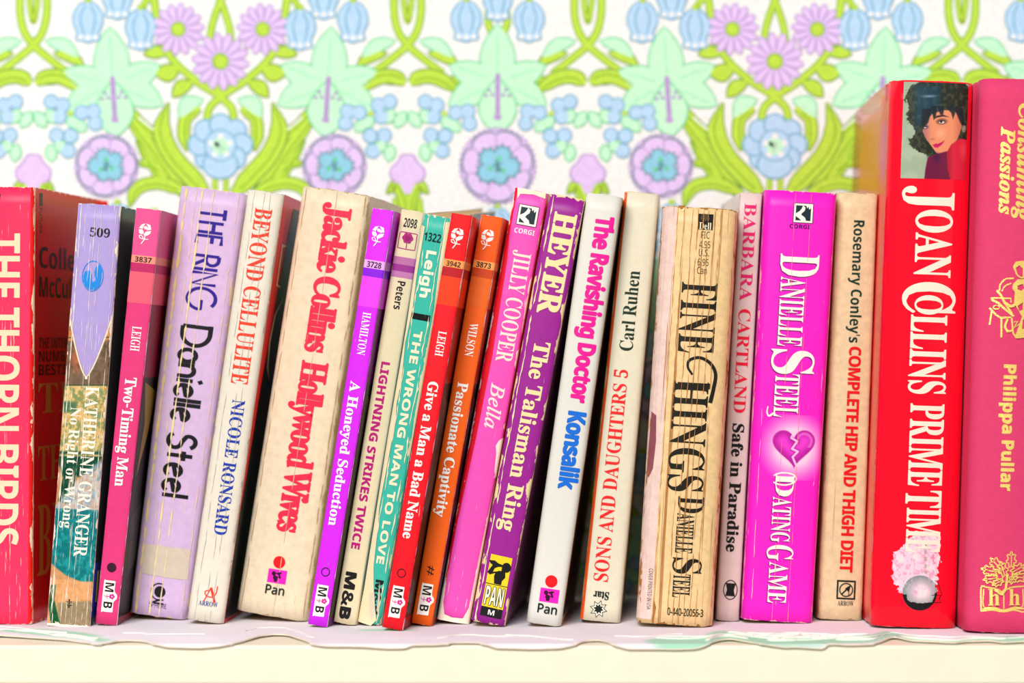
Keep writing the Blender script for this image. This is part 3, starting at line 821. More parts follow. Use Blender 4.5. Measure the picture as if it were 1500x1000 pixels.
def dog_square(b, y, u, k=1.0, tilt=0):
    L = b.loc(*b.at(y, u), k); T = lambda pts: [L(*p) for p in pts]
    sh = [(poly(T([(-16, -16), (16, -16), (16, 16), (-16, 16)])), (40, 30, 50)), (poly(T([(-15, -15), (15, -15), (15, 15), (-15, 15)])), (252, 250, 235)),
          (poly(T([(-12, -12), (12, -12), (12, 12), (-12, 12)])), (30, 48, 56)),
          (poly(T([(-1, -12), (3, -9), (2, -4), (-3, 1), (-3, 3), (3, 7), (5, 12), (-3, 12), (-6, 9), (-12, 5), (-12, 1), (-6, -3), (-3, -7)])), (252, 250, 235)),
          (poly(T([(4, -12), (6, -8), (8, -11), (9, -6), (12, -9), (12, -12)])), (252, 250, 235))]
    return b.art('publisher_emblem', sh, .0002, wear=.3)
def piper(T, cx, cy, k, col, flip=1):
    """goat-legged piper silhouette from the waist up, head on the side of flip"""
    P = lambda pts: poly([T(cx + flip * a * k, cy + bb * k) for a, bb in pts])
    return [(P([(-5, 14), (-7, 3), (-6, -2), (-2, -6), (4, -7), (9, -4), (10, 2), (6, 8), (6, 14)]), col), (P([(ell(9, -13, 7, 7.5, 14))[i] for i in range(14)]), col), (P([(3, -6), (2, -10), (8, -7), (9, -4)]), col),
            (P([(-6, -2), (-14, 2), (-18, -1), (-12, -13), (-16, -15), (-19, -19), (-10, -20), (-4, -17), (2, -16), (3, -13), (-3, -12), (-8, -9), (-10, -3), (-3, -5)]), col)]
def pan_square(b, y, u, k=1.0):
    L = b.loc(*b.at(y, u), k); T = lambda pts: [L(*p) for p in pts]
    sh = [(disc(*L(0, -23), 9 * k, n=26), (244, 24, 30)), (poly(T([(-14, -12), (14, -12), (14, 8), (-14, 8)])), (240, 34, 190))]
    sh += piper(lambda a, bb: L(a, bb), -1.5, 0, .44, (50, 16, 40), -1)
    v, f = raw_text('Pan', 'sansl'); v = v - (v.min(0) + v.max(0)) / 2; sc = 28 / np.ptp(v[:, 0])
    for dx, dy in ((0, 0), (.35, 0), (-.35, 0), (0, .35), (0, -.35)):
        sh.append(((np.array([L(p * sc + dx, 18 - q * sc * 1.05 + dy) for p, q in v]), f), (24, 40, 36)))
    return b.art('publisher_emblem', sh, .0002, wear=.3)
BK = {}
def mb(label, TL, TR, BL, BR, yaw, main, top, numb, dark, mid, num, auth, title, ya, yt, sign, seed, ys=None, dy=0, side=None):
    b = Book('paperback_book', label, TL, TR, BL, BR, yaw=yaw, depth=.106, seed=seed, spine=main, left=(245, 235, 215), right=side or main, streak=.05, edge=.00014, paper=(255, 225, 240), r=.0006, crown=.0003, rim=.00012)
    ex = .04
    y = ys
    b.band(TL[1] - 8, y[0], top, ext=ex, label='lighter top of the spine')
    b.band(y[0], y[1], numb, ext=ex, name='number_band', label='pale numbered band'); b.band(y[1], y[2], dark, ext=ex); b.band(y[2], y[3], mid, ext=ex)
    rose(b, (y[0] + TL[1]) / 2 - 1 + 0, .45, WHT, .92)
    b.text(num, 'sansb', y[0] + 2.2, y[1] - 1.4, .16, .84, BLK, 'flat', name='series_number')
    b.text(auth, 'serifb', ya[0], ya[1], .34, .72, WHT, name='author_lettering', wear=0)
    b.text(title, 'serifb', yt[0], yt[1], .27, .74, WHT, thick=.25, wear=0)
    L = b.loc(*b.at(sign[1], .5))
    if sign[0] == 'o': b.art('print_mark', [(line([L(*p) for p in ell(0, 0, 6, 6, 20)], 1.3, closed=True), BLK)], .0002, wear=0)
    elif sign[0] == 'dot': b.art('print_mark', [(disc(*L(0, 0), 7), (60, 24, 40))], .0002, wear=0)
    else: b.text('#', 'sans', sign[1] - 7, sign[1] + 7, .33, .67, BLK, 'down', name='print_mark', fitbox=True, wear=0)
    publisher_plate(b, sign[2], .5)
    if num != '3837': b.side([(rect(.0012, yt[0] + 2, .095, 905), (30, 24, 22)), (poly([(.004, yt[0] + 20), (.03, yt[0] + 40), (.03, 700), (.006, 760), (.014, 640)]), (96, 70, 50))], 1, 'cover_panel')  # cover picture, coloured near black to stand for shade between the books
    return b

# ---- 1 thick red-pink spine at the far left
b = Book('paperback_book', 'thick pinkish-red paperback at the far left with huge cream sans-serif capitals', (-48, 268), (50, 274), (-52, 908), (46, 914), yaw=7.6, crown=.0014, r=.0016, seed=3, spine=(255, 52, 96), left=(236, 20, 36), right=(226, 12, 34),
         paper=(255, 226, 190), streak=.35, edge=.0006, depth=.11, wedge=.95)
b.text('THE THORN BIRDS', 'sansb', 339, 795, .32, .80, (250, 222, 184), wear=1, spacing=.95)
b.art('publisher_emblem', [(poly([(-8, 281), (1, 281), (0, 290), (-2, 300), (-9, 300)]), (70, 20, 26))], .0002)
b.band(262, 920, (240, 34, 30), .95, 1, name='spine_edge_band', label='orange-red rounded edge of the spine')
b.side([(rect(.006, 281, .010, 300), (30, 24, 40))], 1, 'cover_emblem')
b.sidetext('FUTURA', 'sansl', .006, .010, 303, 341, (40, 8, 20), 1, down=True)
b.sidetext('Colleen', 'sansb', .006, .085, 360, 391, (30, 6, 16), 1)
b.sidetext('McCullough', 'sansb', .006, .098, 404, 434, (30, 6, 16), 1)
for i, t in enumerate(('THE INTERNATIONAL', 'NUMBER ONE', 'BESTSELLER')): b.sidetext(t, 'sansb', .006, .09, 494 + i * 20, 510 + i * 20, (70, 8, 20), 1)
b.sidetext('THE', 'serifb', .006, .10, 562, 606, (206, 150, 60), 1); b.sidetext('THORN', 'serifb', .006, .10, 655, 706, (206, 150, 60), 1); b.sidetext('BIRDS', 'serifb', .006, .10, 742, 846, (206, 150, 60), 1)

# ---- 2 lilac shield over a painted scene
b = Book('paperback_book', 'worn paperback with lilac shield-shaped spine top over a painted teal and tan scene', (113, 297), (177, 303), (67, 914), (131, 917), yaw=4.2, seed=5, spine=(178, 158, 216), left=(196, 92, 50), right=(26, 20, 40), crown=.0007, r=.0010,
         paper=(250, 236, 214), streak=.45, edge=.0006)
def paint509(X, Y):
    im = np.zeros(X.shape + (3,)) + np.array((120., 96, 74))
    w1, w2 = wob(X, Y, 1, 2), wob(X, Y, 2.2, 5)
    xl = 113 - (Y - 297) * .0745; rx = (X - xl)
    im = over(im, (178, 98, 66), np.clip(1.1 - np.hypot((rx - 18) / 17, (Y - 525) / 26), 0, 1))
    im = over(im, (206, 132, 74), (Y < 500) * np.clip((508 - Y) / 4, 0, 1))
    im = over(im, (92, 70, 54), np.clip(w1 * 1.2 - .1, 0, .6) * (Y < 564))
    im = over(im, (22, 66, 50), np.clip(1 - abs(Y - 495) / 1.3, 0, 1)); 
    m = np.clip((Y - 564) / 1.5, 0, 1); im = over(im, (222, 176, 104), m)
    im = over(im, (150, 140, 76), m * np.clip(w1 * 2, 0, 1) * .8); im = over(im, (96, 140, 92), m * np.clip(w2 * 2.4 - .5, 0, 1) * .8)
    im = over(im, (238, 214, 150), m * np.clip(-w2 * 2 - .3, 0, 1) * .8)
    im = over(im, (80, 118, 80), soft_poly([(88, 588), (112, 590), (112, 604), (88, 606)], X, Y, 4))
    im = over(im, (22, 66, 50), np.clip(1 - abs(Y - 565) / 1.5, 0, 1)); im = over(im, (16, 64, 44), np.clip(1 - abs(Y - 664) / 4, 0, 1) * (rx > 0))
    m = np.clip((Y - 668) / 2, 0, 1); im = over(im, (206, 146, 96), m)
    im = over(im, (10, 74, 52), m * soft_poly([(80, 668), (150, 668), (140, 690), (112, 700), (100, 740), (84, 735), (92, 700)], X, Y, 3))
    veil = soft_poly([(158, 668), (150, 720), (140, 752), (76, 748), (96, 724), (128, 690)], X, Y, 5); im = over(im, (196, 196, 196), veil * (.7 + .25 * w2)); im = over(im, (110, 150, 180), veil * np.clip(w1, 0, .6))
    teal = soft_poly([(60, 745), (160, 748), (160, 852), (118, 852), (96, 843), (82, 833), (66, 820)], X, Y, 2); im = over(im, (8, 122, 124), teal); im = over(im, (30, 160, 160), teal * np.clip(w2, 0, .5))
    m = np.clip((Y - 848) / 3, 0, 1) * (1 - teal); im = over(im, (224, 160, 104), m * (1 - veil)); im = over(im, (152, 132, 98), soft_poly([(84, 884), (150, 878), (150, 920), (84, 920)], X, Y, 3))
    im = over(im, (12, 84, 44), soft_poly([(74, 858), (81, 858), (79, 880), (86, 908), (90, 920), (74, 920), (70, 890)], X, Y, 2))
    im = im + (w2[..., None] * 9)
    # shield edge: everything inside the shield stays the bare lilac card
    half_w = 32 * np.clip((552 - Y) / 92, 0, 1) ** .72
    cx = 145 - (Y - 300) * .0742 + 0
    ins = np.abs(X - cx) - half_w
    im = over(im, (255, 238, 206), np.clip(1.6 - np.abs(ins - .8), 0, 1) * (Y < 556))
    return im, (Y > 452) & (ins > -.9)
b.painted('painted_scene', 0, 450, 0, 919, paint509, .75, by_u=(0, 1), label='painted scene in tan, green and teal')
b.text('509', 'serifb', 335, 347.5, .34, .80, (20, 18, 24), 'flat', name='series_number')
L = b.loc(*b.at(405, .48)); T = lambda pts: [L(*p) for p in pts]
b.art('couple_emblem', [(line(T(ell(0, 0, 15.5, 22, 30)), 1.3, closed=True), (30, 140, 226)), (poly(T([(-13, 12), (-14, 0), (-12, -6), (-6, -8), (-2, -4), (-1, 3), (3, 2), (2, -6), (4, -14), (9, -17), (13, -10), (13, 4), (11, 14), (4, 20), (-6, 19)])), (30, 140, 226)), (poly(T([(-1, 4), (4, 1), (5, 6), (1, 9)])), (178, 158, 216))], .0002)
b.text('KATHERINE GRANGER', 'serifb', 566, 815, .52, .82, (252, 244, 226), name='author_lettering')
b.text('No Right or Wrong', 'serifb', 598, 775, .20, .44, (250, 240, 222))
b.text('\u2021', 'sans', 878, 891, .42, .58, (20, 20, 20), 'flat', name='print_mark', fitbox=True, wear=0)
b.creases((.10,), (250, 244, 232), 1.6, .2, .4); b.creases((.44, .58, .92), (238, 224, 206), 1.0, .5, .8)
b.side([(rect(0, 825, .02, 905), (28, 40, 170)), (rect(.006, 838, .009, 884), (240, 220, 40))], 1, 'cover_print')

# ---- 3 pink category romance
b = mb('thin rose-pink paperback numbered 3837 with white flower emblem and a large dark dot', (199, 304), (236, 308), (139, 913), (171, 916), 3.1, (228, 60, 124), (240, 84, 146), (255, 150, 130), (196, 40, 100), (252, 96, 118), '3837', 'LEIGH', 'Two-Timing Man', (478, 514), (553, 712), ('dot', 831, 873), 11, (374.5, 385.5, 398.5, 444), side=(150, 22, 52))
b.side([(rect(.001, 553, .09, 905), (26, 22, 14)), (poly([(.004, 560), (.03, 575), (.02, 640), (.006, 700), (.012, 620)]), (170, 140, 60)), (poly([(.004, 760), (.03, 730), (.04, 800), (.01, 850)]), (60, 60, 56))], 1, 'cover_panel')

# ---- 4 lilac thick with yellow creases
b = Book('paperback_book', 'thick lilac paperback with long yellowed creases and thin navy and black deco lettering', (262, 272), (360, 284), (188, 899), (272, 908), yaw=4.6, seed=8, spine=(214, 184, 220), left=(222, 188, 240), crown=.0010, r=.003, paper=(240, 214, 168), streak=.15, edge=.0008, mottle=.06, rim=.0005)
b.text('THE RING', 'deco', 306, 455, .36, .74, (44, 22, 140), name='title_lettering', pen=.15, wear=0)
b.text('Danielle Steel', 'deco', 476, 729, .32, .76, (22, 20, 24), name='author_lettering', pen=.17, wear=0)
L = b.loc(*b.at(824, .52)); T = lambda pts: [L(*p) for p in pts]
b.art('sticker_residue', [(poly(T([(-33, -22), (-10, -23), (34, -24), (35, 0), (36, 21), (8, 22), (-32, 21), (-34, 0)])), (212, 196, 176))], .00024, wear=.3, rough=.7, label='beige patch of old sticker')
L = b.loc(*b.at(870, .46)); T = lambda pts: [L(*p) for p in pts]
b.art('publisher_emblem', [(disc(*L(3, -3), 8.4), BLK), (line(T(arc(2, -3, 12, 12, 75, 290, 20)), 1.8), BLK), (line(T([(-4, 14), (11, 14)]), 2.4), BLK), (line(T([(4, 9), (-6, 13)]), 2), BLK), (line(T([(-1, 9), (10, 8)]), 2), BLK)], .0002, wear=.2)
b.text('SPHERE', 'sansl', 884, 891, .33, .64, (50, 40, 56), 'flat', name='publisher_lettering')
b.creases((.115,), (240, 214, 150), 4.5, .05, .6); b.creases((.36, ), (244, 222, 160), 3.2, .1, .7); b.creases((.53,), (240, 218, 170), 2.2, .25, .7); b.creases((.27, .91), (236, 210, 176), 1.4, .6, 1)
b.side([(rect(0, 760, .02, 900), (222, 200, 130))], -1, 'faded_patch')

# ---- 5 cream with red serif
b = Book('paperback_book', 'slim cream paperback with red-orange serif capitals above blue capitals and a red front cover', (362, 275), (415, 285), (272, 906), (326, 914), yaw=4.0, seed=9, spine=(232, 224, 206), left=(250, 246, 238), right=(226, 14, 22), streak=.22, streak_col=(190, 182, 170), edge=.0005, crown=.0012, r=.002, core=(228, 214, 190))
b.text('BEYOND CELLULITE', 'serifb', 305, 562, .30, .76, (244, 66, 40), name='title_lettering')
b.text('NICOLE RONSARD', 'serifb', 585, 782, .42, .76, (30, 60, 170), name='author_lettering')
L = b.loc(*b.at(870, .56)); T = lambda pts: [L(*p) for p in pts]
b.art('publisher_emblem', [(line(T([(0, -10), (-8, 11)]), 1.6), (240, 60, 40)), (line(T([(0, -10), (8, 11)]), 3.4), (240, 60, 40)), (line(T(smooth([(9, -13), (8, -2), (2, 4), (-6, 2), (-8, -3), (-3, -6)], 5)), 1.4), (240, 60, 40))], .0002, wear=.2)
b.text('ARROW', 'serifb', 880, 887, .28, .80, (40, 66, 140), 'flat', name='publisher_lettering')
b.creases((.22, .50, .66), (186, 178, 168), .9, .4, 1.2)
b.side([(poly([(.03, 300), (.02, 420), (.010, 564), (.005, 700), (.001, 760), (.001, 908), (.100, 908), (.100, 300)]), (14, 12, 14)), (poly([(.024, 356), (.012, 356), (.012, 418), (.024, 420), (.024, 417), (.015, 415), (.015, 360), (.024, 359)]), (250, 226, 180)), (poly([(.036, 432), (.018, 460), (.014, 500), (.018, 540), (.030, 560), (.022, 535), (.018, 500), (.022, 462), (.036, 436)]), (250, 226, 180))], 1, 'cover_print')

# ---- 6 thick cream with fat red
b = Book('paperback_book', 'thick yellowed cream paperback with fat red high-contrast lettering and a magenta piper emblem', (440, 269), (541, 286), (342, 892), (448, 910), yaw=10, seed=12, spine=(234, 216, 184), left=(246, 206, 160), right=(226, 200, 166), streak=.12, streak_col=(196, 172, 130), edge=.0005, crown=.0012, r=.0028, paper=(226, 196, 140), mottle=.08, rim=.0005)
b.text('Jackie Collins', 'serifb', 297, 513, .42, .78, (236, 44, 78), thick=1.3, wear=.4, spacing=.9)
b.text('Hollywood Wives', 'serifb', 528, 776, .42, .78, (236, 44, 78), thick=1.3, wear=.4, spacing=.9, name='title_lettering')
pan_square(b, 845, .52)
b.creases((.545,), (206, 190, 160), 1.0, .3, .5); b.creases((.08, .95), (190, 160, 120), 1.4, .4, 1)

# ---- 7 purple category romance
mb('thin bright violet paperback numbered 3728 with white flower emblem', (545, 303.5), (577, 308.5), (450, 913), (479, 918.5), 10, (216, 40, 240), (224, 44, 240), (240, 170, 240), (140, 20, 224), (238, 66, 238), '3728', 'HAMILTON', 'A Honeyed Seduction', (457, 519), (558, 769), ('o', 837, 879), 13, (381, 393, 405, 449), side=(110, 10, 110))
# ---- 8 cream with magenta title
b = Book('paperback_book', 'thin cream paperback with magenta bold capitals and black ampersand initials at the foot', (587, 306), (621, 311), (487, 911), (521, 916), yaw=10, seed=14, spine=(232, 216, 176), left=(220, 150, 96), streak=.03, edge=.0003, depth=.106, r=.0008)
b.text('2098', 'sansb', 320.5, 333.5, .22, .80, BLK, 'flat', name='series_number')
L = b.loc(*b.at(353, .5)); T = lambda pts: [L(*p) for p in pts]
b.art('rose_emblem', [(line(T(smooth([(-11, -12), (11, -12), (13, -9), (13, 9), (11, 12), (-11, 12), (-13, 9), (-13, -9), (-11, -12)], 2)), 1.2, closed=False), (176, 40, 120))] + [(disc(*L(5 * math.cos(i * 1.05), -4 + 4.5 * math.sin(i * 1.05)), 3.6, n=10), (176, 30, 116)) for i in range(6)] + [(disc(*L(0, -4), 4), (150, 20, 96)), (line(T([(0, 3), (0, 11)]), 1.1), (176, 40, 120))], .0002, wear=0)
b.band(377, 388, (188, 112, 160)); b.band(388, 398, (156, 50, 140)); b.band(398, 407, (196, 120, 170))
b.text('Peters', 'sansb', 412, 453, .38, .72, BLK, name='author_lettering')
b.text('LIGHTNING STRIKES TWICE', 'sansb', 531, 804, .26, .62, (186, 20, 118), thick=.3, wear=0)
b.text('M&B', 'sansb', 839, 906, .24, .68, BLK, thick=.9, name='publisher_lettering', wear=0)
# ---- 9 teal
b = Book('paperback_book', 'battered teal paperback numbered 1322 with torn cream edges, tilted and sticking up behind its neighbours', (620, 313), (659, 319), (524, 911), (557, 916), yaw=8.6, pitch=5.6, seed=15, spine=(62, 186, 166), left=(90, 180, 206), right=(110, 140, 148), streak=.18, edge=.00085, paper=(240, 222, 184), wedge=.6, depth=.106, pages=(206, 164, 106), r=.0012, rim=.0004)
b.text('1322', 'sansb', 341.5, 353.5, .16, .80, (22, 40, 40), 'flat', name='series_number')
b.text('Leigh', 'sansb', 367, 434, .36, .72, (244, 240, 214), thick=.4, name='author_lettering')
b.band(458, 467, (20, 22, 24), .05, .9, name='black_bar', lift=.00012)
b.text('THE WRONG MAN TO LOVE', 'sansb', 483, 824, .38, .70, (244, 232, 196), thick=.3)
b.text('M&B', 'sansb', 848, 898, .5, .82, (24, 34, 34), thick=.4, name='publisher_lettering')
wob_ = lambda pts: [b.at(y, u) for u, y in pts]
b.art('torn_edge', [(poly(wob_([(0, 330), (.13, 332), (.12, 400), (.17, 450), (.10, 500), (.20, 560), (.14, 590), (.22, 610), (.17, 680), (.12, 740), (.22, 780), (.3, 830), (.5, 868), (.62, 885), (.8, 908), (.6, 916), (0, 911), (.05, 860), (.02, 640), (.06, 500)])), (236, 218, 176)),
                    (poly(wob_([(.88, 325), (1, 325), (1, 500), (.98, 700), (.93, 600), (.96, 450), (.9, 380)])), (240, 226, 190)), (poly(wob_([(.3, 866), (.52, 868), (.68, 893), (.6, 908), (.44, 900)])), (222, 206, 180)), (poly(wob_([(.66, 850), (.78, 872), (.88, 902), (.74, 892)])), (206, 198, 170))], .0004, label='bare cream card where the print has torn away', rough=.8)
b.creases((.22, .84), (238, 226, 190), 1.8, .35, 1.3)
# ---- 10, 11
mb('thin scarlet paperback numbered 3942 with white flower emblem', (661, 311), (692, 316), (559, 918), (590, 923.5), 7, (238, 22, 36), (240, 16, 24), (255, 158, 80), (186, 20, 34), (255, 62, 24), '3942', 'LEIGH', 'Give a Man a Bad Name', (485, 521), (559, 788), ('o', 839, 881), 16, (380.5, 391.5, 405, 447), side=(180, 24, 14))
mb('thin orange paperback numbered 3873 with white flower emblem', (705, 313), (737, 318.5), (602, 911), (632, 917), 6.9, (240, 98, 20), (246, 92, 12), (255, 164, 84), (204, 70, 22), (232, 104, 30), '3873', 'WILSON', 'Passionate Captivity', (473, 521), (560, 756), ('#', 835, 877), 17, (382, 393, 406, 449), side=(170, 50, 20))
# ---- 12 pink with dog square
b = Book('paperback_book', 'candy-pink paperback with red cover edges, black-and-white square emblem and pale serif capitals', (754, 273), (802, 281), (640, 904), (686, 914), yaw=6.7, seed=18, spine=(240, 84, 186), left=(236, 10, 40), right=(220, 16, 30), streak=.12, edge=.0007, paper=(252, 232, 224), r=.0012, rim=.0004)
b.band(268, 912, (236, 14, 44), 0, .09, name='spine_edge_band', label='red strip where the cover wraps the spine')
b._emit('spine_edge_band', [((np.array([(0, b.V(300)), (.16, b.V(380)), (.24, b.V(520)), (.20, b.V(640)), (.1, b.V(760)), (0, b.V(860))]), [(0, 1, 2, 3, 4, 5)]), b.mat((232, 12, 40)))], .00009)
dog_square(b, 315, .54, .96); b.text('CORGI', 'sansb', 334.5, 341.5, .22, .84, (255, 236, 240), 'flat', name='publisher_lettering')
b.text('JILLY COOPER', 'serifb', 366, 528, .36, .86, (255, 234, 216), name='author_lettering', wear=.3)
b.text('Bella', 'italic', 560, 625, .38, .80, (255, 230, 220), thick=.35, wear=.3)
b.art('torn_edge', [(poly([b.at(y, u) for u, y in ((0, 905), (.0, 860), (.08, 848), (.1, 880), (.2, 898), (.45, 903), (.8, 905), (.92, 890), (.96, 780), (1, 700), (1, 914), (.5, 910))]), (250, 232, 206)), (poly([b.at(y, u) for u, y in ((1, 640), (.9, 645), (.84, 652), (.9, 664), (.94, 690), (1, 700))]), (252, 236, 224)), (poly([b.at(y, u) for u, y in ((.08, 274), (.95, 281), (.96, 290), (.6, 284), (.2, 283), (.14, 290))]), (252, 236, 206))], .0002, label='bare cream card where the print has worn off')
# ---- 13 purple with cream slab
b = Book('paperback_book', 'deep purple paperback with chunky cream slab capitals and a yellow piper emblem at the foot', (805, 284), (857, 292), (689, 910), (739, 918), yaw=5.6, seed=19, spine=(158, 36, 146), left=(232, 168, 150), right=(120, 30, 80), streak=.10, edge=.0012, paper=(238, 214, 160), r=.0014, rim=.0005)
b.text('HEYER', 'serifb', 313, 459, .26, .86, (244, 226, 166), thick=1.1, name='author_lettering', wear=0)
b.text('The Talisman Ring', 'serifb', 501, 777, .36, .80, (244, 226, 166), thick=.5, wear=0)
L = b.loc(*b.at(858, .55)); T = lambda pts: [L(*p) for p in pts]
sh = [(poly(T([(-16, -44), (16, -44), (16, 34), (-16, 34)])), (248, 214, 40)), (poly(T([(-16, 33), (16, 33), (16, 47), (-16, 47)])), (26, 24, 24)), (line(T([(-16, -1), (16, -1)]), 1.2), (40, 60, 30))] + piper(lambda a, bb: L(a, bb), 1, -16, .98, (26, 26, 24), 1)
v, f = raw_text('PAN', 'sansb'); v = v - (v.min(0) + v.max(0)) / 2
for (kx, col) in ((1.0, (50, 70, 30)), (0, (255, 240, 214))):
    for dx, dy in (((1, 0), (-1, 0), (0, 1), (0, -1)) if kx else ((0, 0),)):
        sh.append(((np.array([L(p * 27 / np.ptp(v[:, 0]) + dx, 16 - q * 27 / np.ptp(v[:, 1]) + dy) for p, q in v]), f), col))
v, f = raw_text('M', 'sansb'); v = v - (v.min(0) + v.max(0)) / 2
sh.append(((np.array([L(p * 9.5 / np.ptp(v[:, 0]), 40 - q * 7.5 / np.ptp(v[:, 1])) for p, q in v]), f), (250, 246, 236)))
b.art('publisher_emblem', sh, .0002, wear=.1)
b.creases((.13,), (240, 220, 176), 2.6, .1, 1.2)
# ---- 14 white
b = Book('paperback_book', 'smooth white paperback with heavy magenta title lettering above bold blue lettering', (859, 281), (911, 289), (770, 911), (821, 918), yaw=4.8, seed=20, spine=(228, 225, 214), left=(236, 238, 250), right=(196, 160, 110), streak=0, edge=.0003, crown=.0006, r=.0024, mottle=.02, paper=(230, 216, 190))
b.text('The Ravishing Doctor', 'sansb', 317, 588, .38, .86, (242, 24, 150), thick=1.1, wear=0, spacing=.95)
b.text('Konsalik', 'sansb', 603, 715, .38, .86, (24, 110, 214), thick=1.1, name='author_lettering', wear=0, spacing=.95)
pan_square(b, 874, .56)
b.side([(rect(.003, 300, .1, 905), (34, 28, 26))], 1, 'cover_panel')  # plain dark sheet: shade of the narrow gap painted on the cover
# ---- 15 cream, upward lettering
b = Book('paperback_book', 'cream paperback with orange left edge and red and green lettering reading upward', (915, 278), (966, 285), (849, 906), (908, 913), yaw=4.2, seed=21, spine=(230, 222, 196), left=(240, 88, 24), right=(214, 196, 160), streak=.02, edge=.0003, crown=.0012, r=.0022, paper=(226, 196, 140), wedge=.8)
b.band(270, 915, (240, 90, 30), 0, .085, name='spine_edge_band', label='orange edge strip')
b.text('Carl Ruhen', 'serifb', 396, 513, .30, .66, (30, 50, 34), 'up', name='author_lettering', wear=0)
b.text('SONS AND DAUGHTERS 5', 'serifb', 541, 851, .24, .60, (238, 40, 40), 'up', wear=0)
b.text('Star', 'serifb', 866, 877, .28, .66, (20, 40, 30), 'flip', name='publisher_lettering', thick=.3, wear=0)
L = b.loc(*b.at(891, .44))
st = lambda r0, r1: [L((r0 if i % 2 == 0 else r1) * math.cos(i * math.pi / 8 + .2), (r0 if i % 2 == 0 else r1) * math.sin(i * math.pi / 8 + .2)) for i in range(16)]
b.art('publisher_emblem', [(poly(st(13.5, 8)), (20, 44, 32)), (poly(st(11.4, 6.8)), (244, 236, 214)), (poly(st(8, 4.6)), (24, 36, 30))], .0002, wear=0)
# ---- 16 tan streaky
b = Book('paperback_book', 'fat tan paperback with many brown spine creases and large black swash serif lettering', (971, 303), (1083, 311), (932, 917), (1045, 919), yaw=1.7, umap=(.203, .797), seed=22, spine=(240, 206, 150), left=(238, 206, 190), right=(214, 170, 110), streak=.55, streak_col=(176, 116, 56), edge=.0009, crown=.0022, r=.0048, paper=(228, 190, 130), mottle=.10, rim=.0007, fine=(520, 7), wedge=.79)
b.text('FINE', 'serifb', 416, 519, .14, .72, (34, 32, 24), wear=.25)
b.text('HINGS', 'serifb', 561, 722, .11, .68, (34, 32, 24), wear=.25)
sw = [b.at(y, u) for u, y in ((.40, 551), (.32, 540), (.34, 530), (.50, 526), (.68, 534), (.78, 550), (.76, 572), (.72, 592))]
b.art('swash_lettering', [(line(smooth(sw, 6), 3.2, w2=6), (34, 32, 24)), (line([b.at(566, .17), b.at(568, .70)], 8), (34, 32, 24))], .0002, wear=.25)
b.text('D', 'serifb', 729, 753, .30, .72, (34, 32, 28), name='author_lettering', wear=.25); b.text('ANIELLE', 'serifb', 754, 812, .30, .58, (34, 32, 28), name='author_lettering', wear=.25)
b.text('S', 'serifb', 819, 842, .28, .74, (34, 32, 28), name='author_lettering', wear=.25); b.text('TEEL', 'serifb', 843, 877, .30, .58, (34, 32, 28), name='author_lettering', wear=.25)
L = b.loc(*b.at(327, .46)); T = lambda pts: [L(*p) for p in pts]
b.art('publisher_emblem', [(poly(T([(-11, -11), (11, -11), (11, 12), (-11, 12)])), (30, 28, 26)), (poly(T([(-6, -11), (4, -11), (6, -3), (-3, 0), (-8, -4)])), (84, 70, 48))], .0002, wear=.4)
b.text('Dell', 'serifb', 328, 338, .36, .56, (250, 236, 200), 'flat', name='publisher_lettering', lift=.0003, wear=.1)
for t, y, u0, u1 in (('FIC', 341, .40, .54), ('4.95', 355, .38, .56), ('U.S.', 367, .38, .55), ('6.95', 381, .37, .55), ('Can', 393, .37, .53)): b.text(t, 'sansl', y, y + 10, u0, u1, (90, 78, 50), 'flat', name='price_lettering', wear=0)
b.text('0-440-20056-3', 'sansl', 893, 903.5, .24, .82, (60, 50, 34), 'flat', name='number_lettering', wear=.1, thick=.25)
b.creases((.0, .10, .24, .33, .42, .50, .60, .70, .93), (198, 132, 70), 1.3, .3, 1.0)
b.text('COVER PRINTED IN USA', 'sansl', 838, 898, -.10, -.035, (110, 84, 70), 'down', name='cover_lettering', wear=0)
b.band(304, 912, (240, 208, 196), 0, .19, name='cover_wrap', lift=.00004, label='pinkish strip where the back cover wraps the spine')
b.art('cover_panel', [(poly([b.at(y, u) for u, y in ((-.22, 606), (-.14, 612), (-.12, 650), (-.14, 690), (-.20, 704), (-.235, 700))]), (150, 84, 92))], .0001, wear=.5)
b.art('torn_edge', [(poly([b.at(y, u) for u, y in ((-.0, 880), (.05, 893), (.02, 917), (.0, 917))]), (170, 110, 60)), (poly([b.at(y, u) for u, y in ((.0, 303), (.12, 303), (.09, 312), (.03, 309))]), (250, 224, 160))], .0002, label='split card at the corner')
# ---- 17 pale pink-grey
b = Book('paperback_book', 'slim pinkish-grey paperback with magenta-red serif capitals above bold black lettering', (1084, 281), (1117, 284), (1049, 909), (1083, 910), yaw=0, seed=23, spine=(230, 204, 198), left=(236, 214, 212), right=(240, 60, 40), streak=.06, edge=.0003, streak_col=(200, 176, 170), r=.001, depth=.106)
b.text('BARBARA ', 'serifb', 298, 441, .24, .76, (232, 34, 112), name='author_lettering', wear=0)
b.text('CARTLAND', 'serifb', 453, 605, .24, .76, (238, 26, 60), name='author_lettering', wear=0)
b.text('Safe in Paradise', 'serifb', 621, 808, .26, .74, BLK, thick=.4, wear=0)
L = b.loc(*b.at(864, .54)); T = lambda pts: [L(*p) for p in pts]
b.art('publisher_emblem', [(line(T(ell(0, 0, 10, 14, 26)), 1.3, closed=True), BLK), (poly(T([(-7, -8), (7, -8), (5, 0), (7, 9), (-7, 9), (-5, 0)])), BLK), (line(T([(-8, -9), (8, -9)]), 1.4), BLK)], .0002, wear=0)
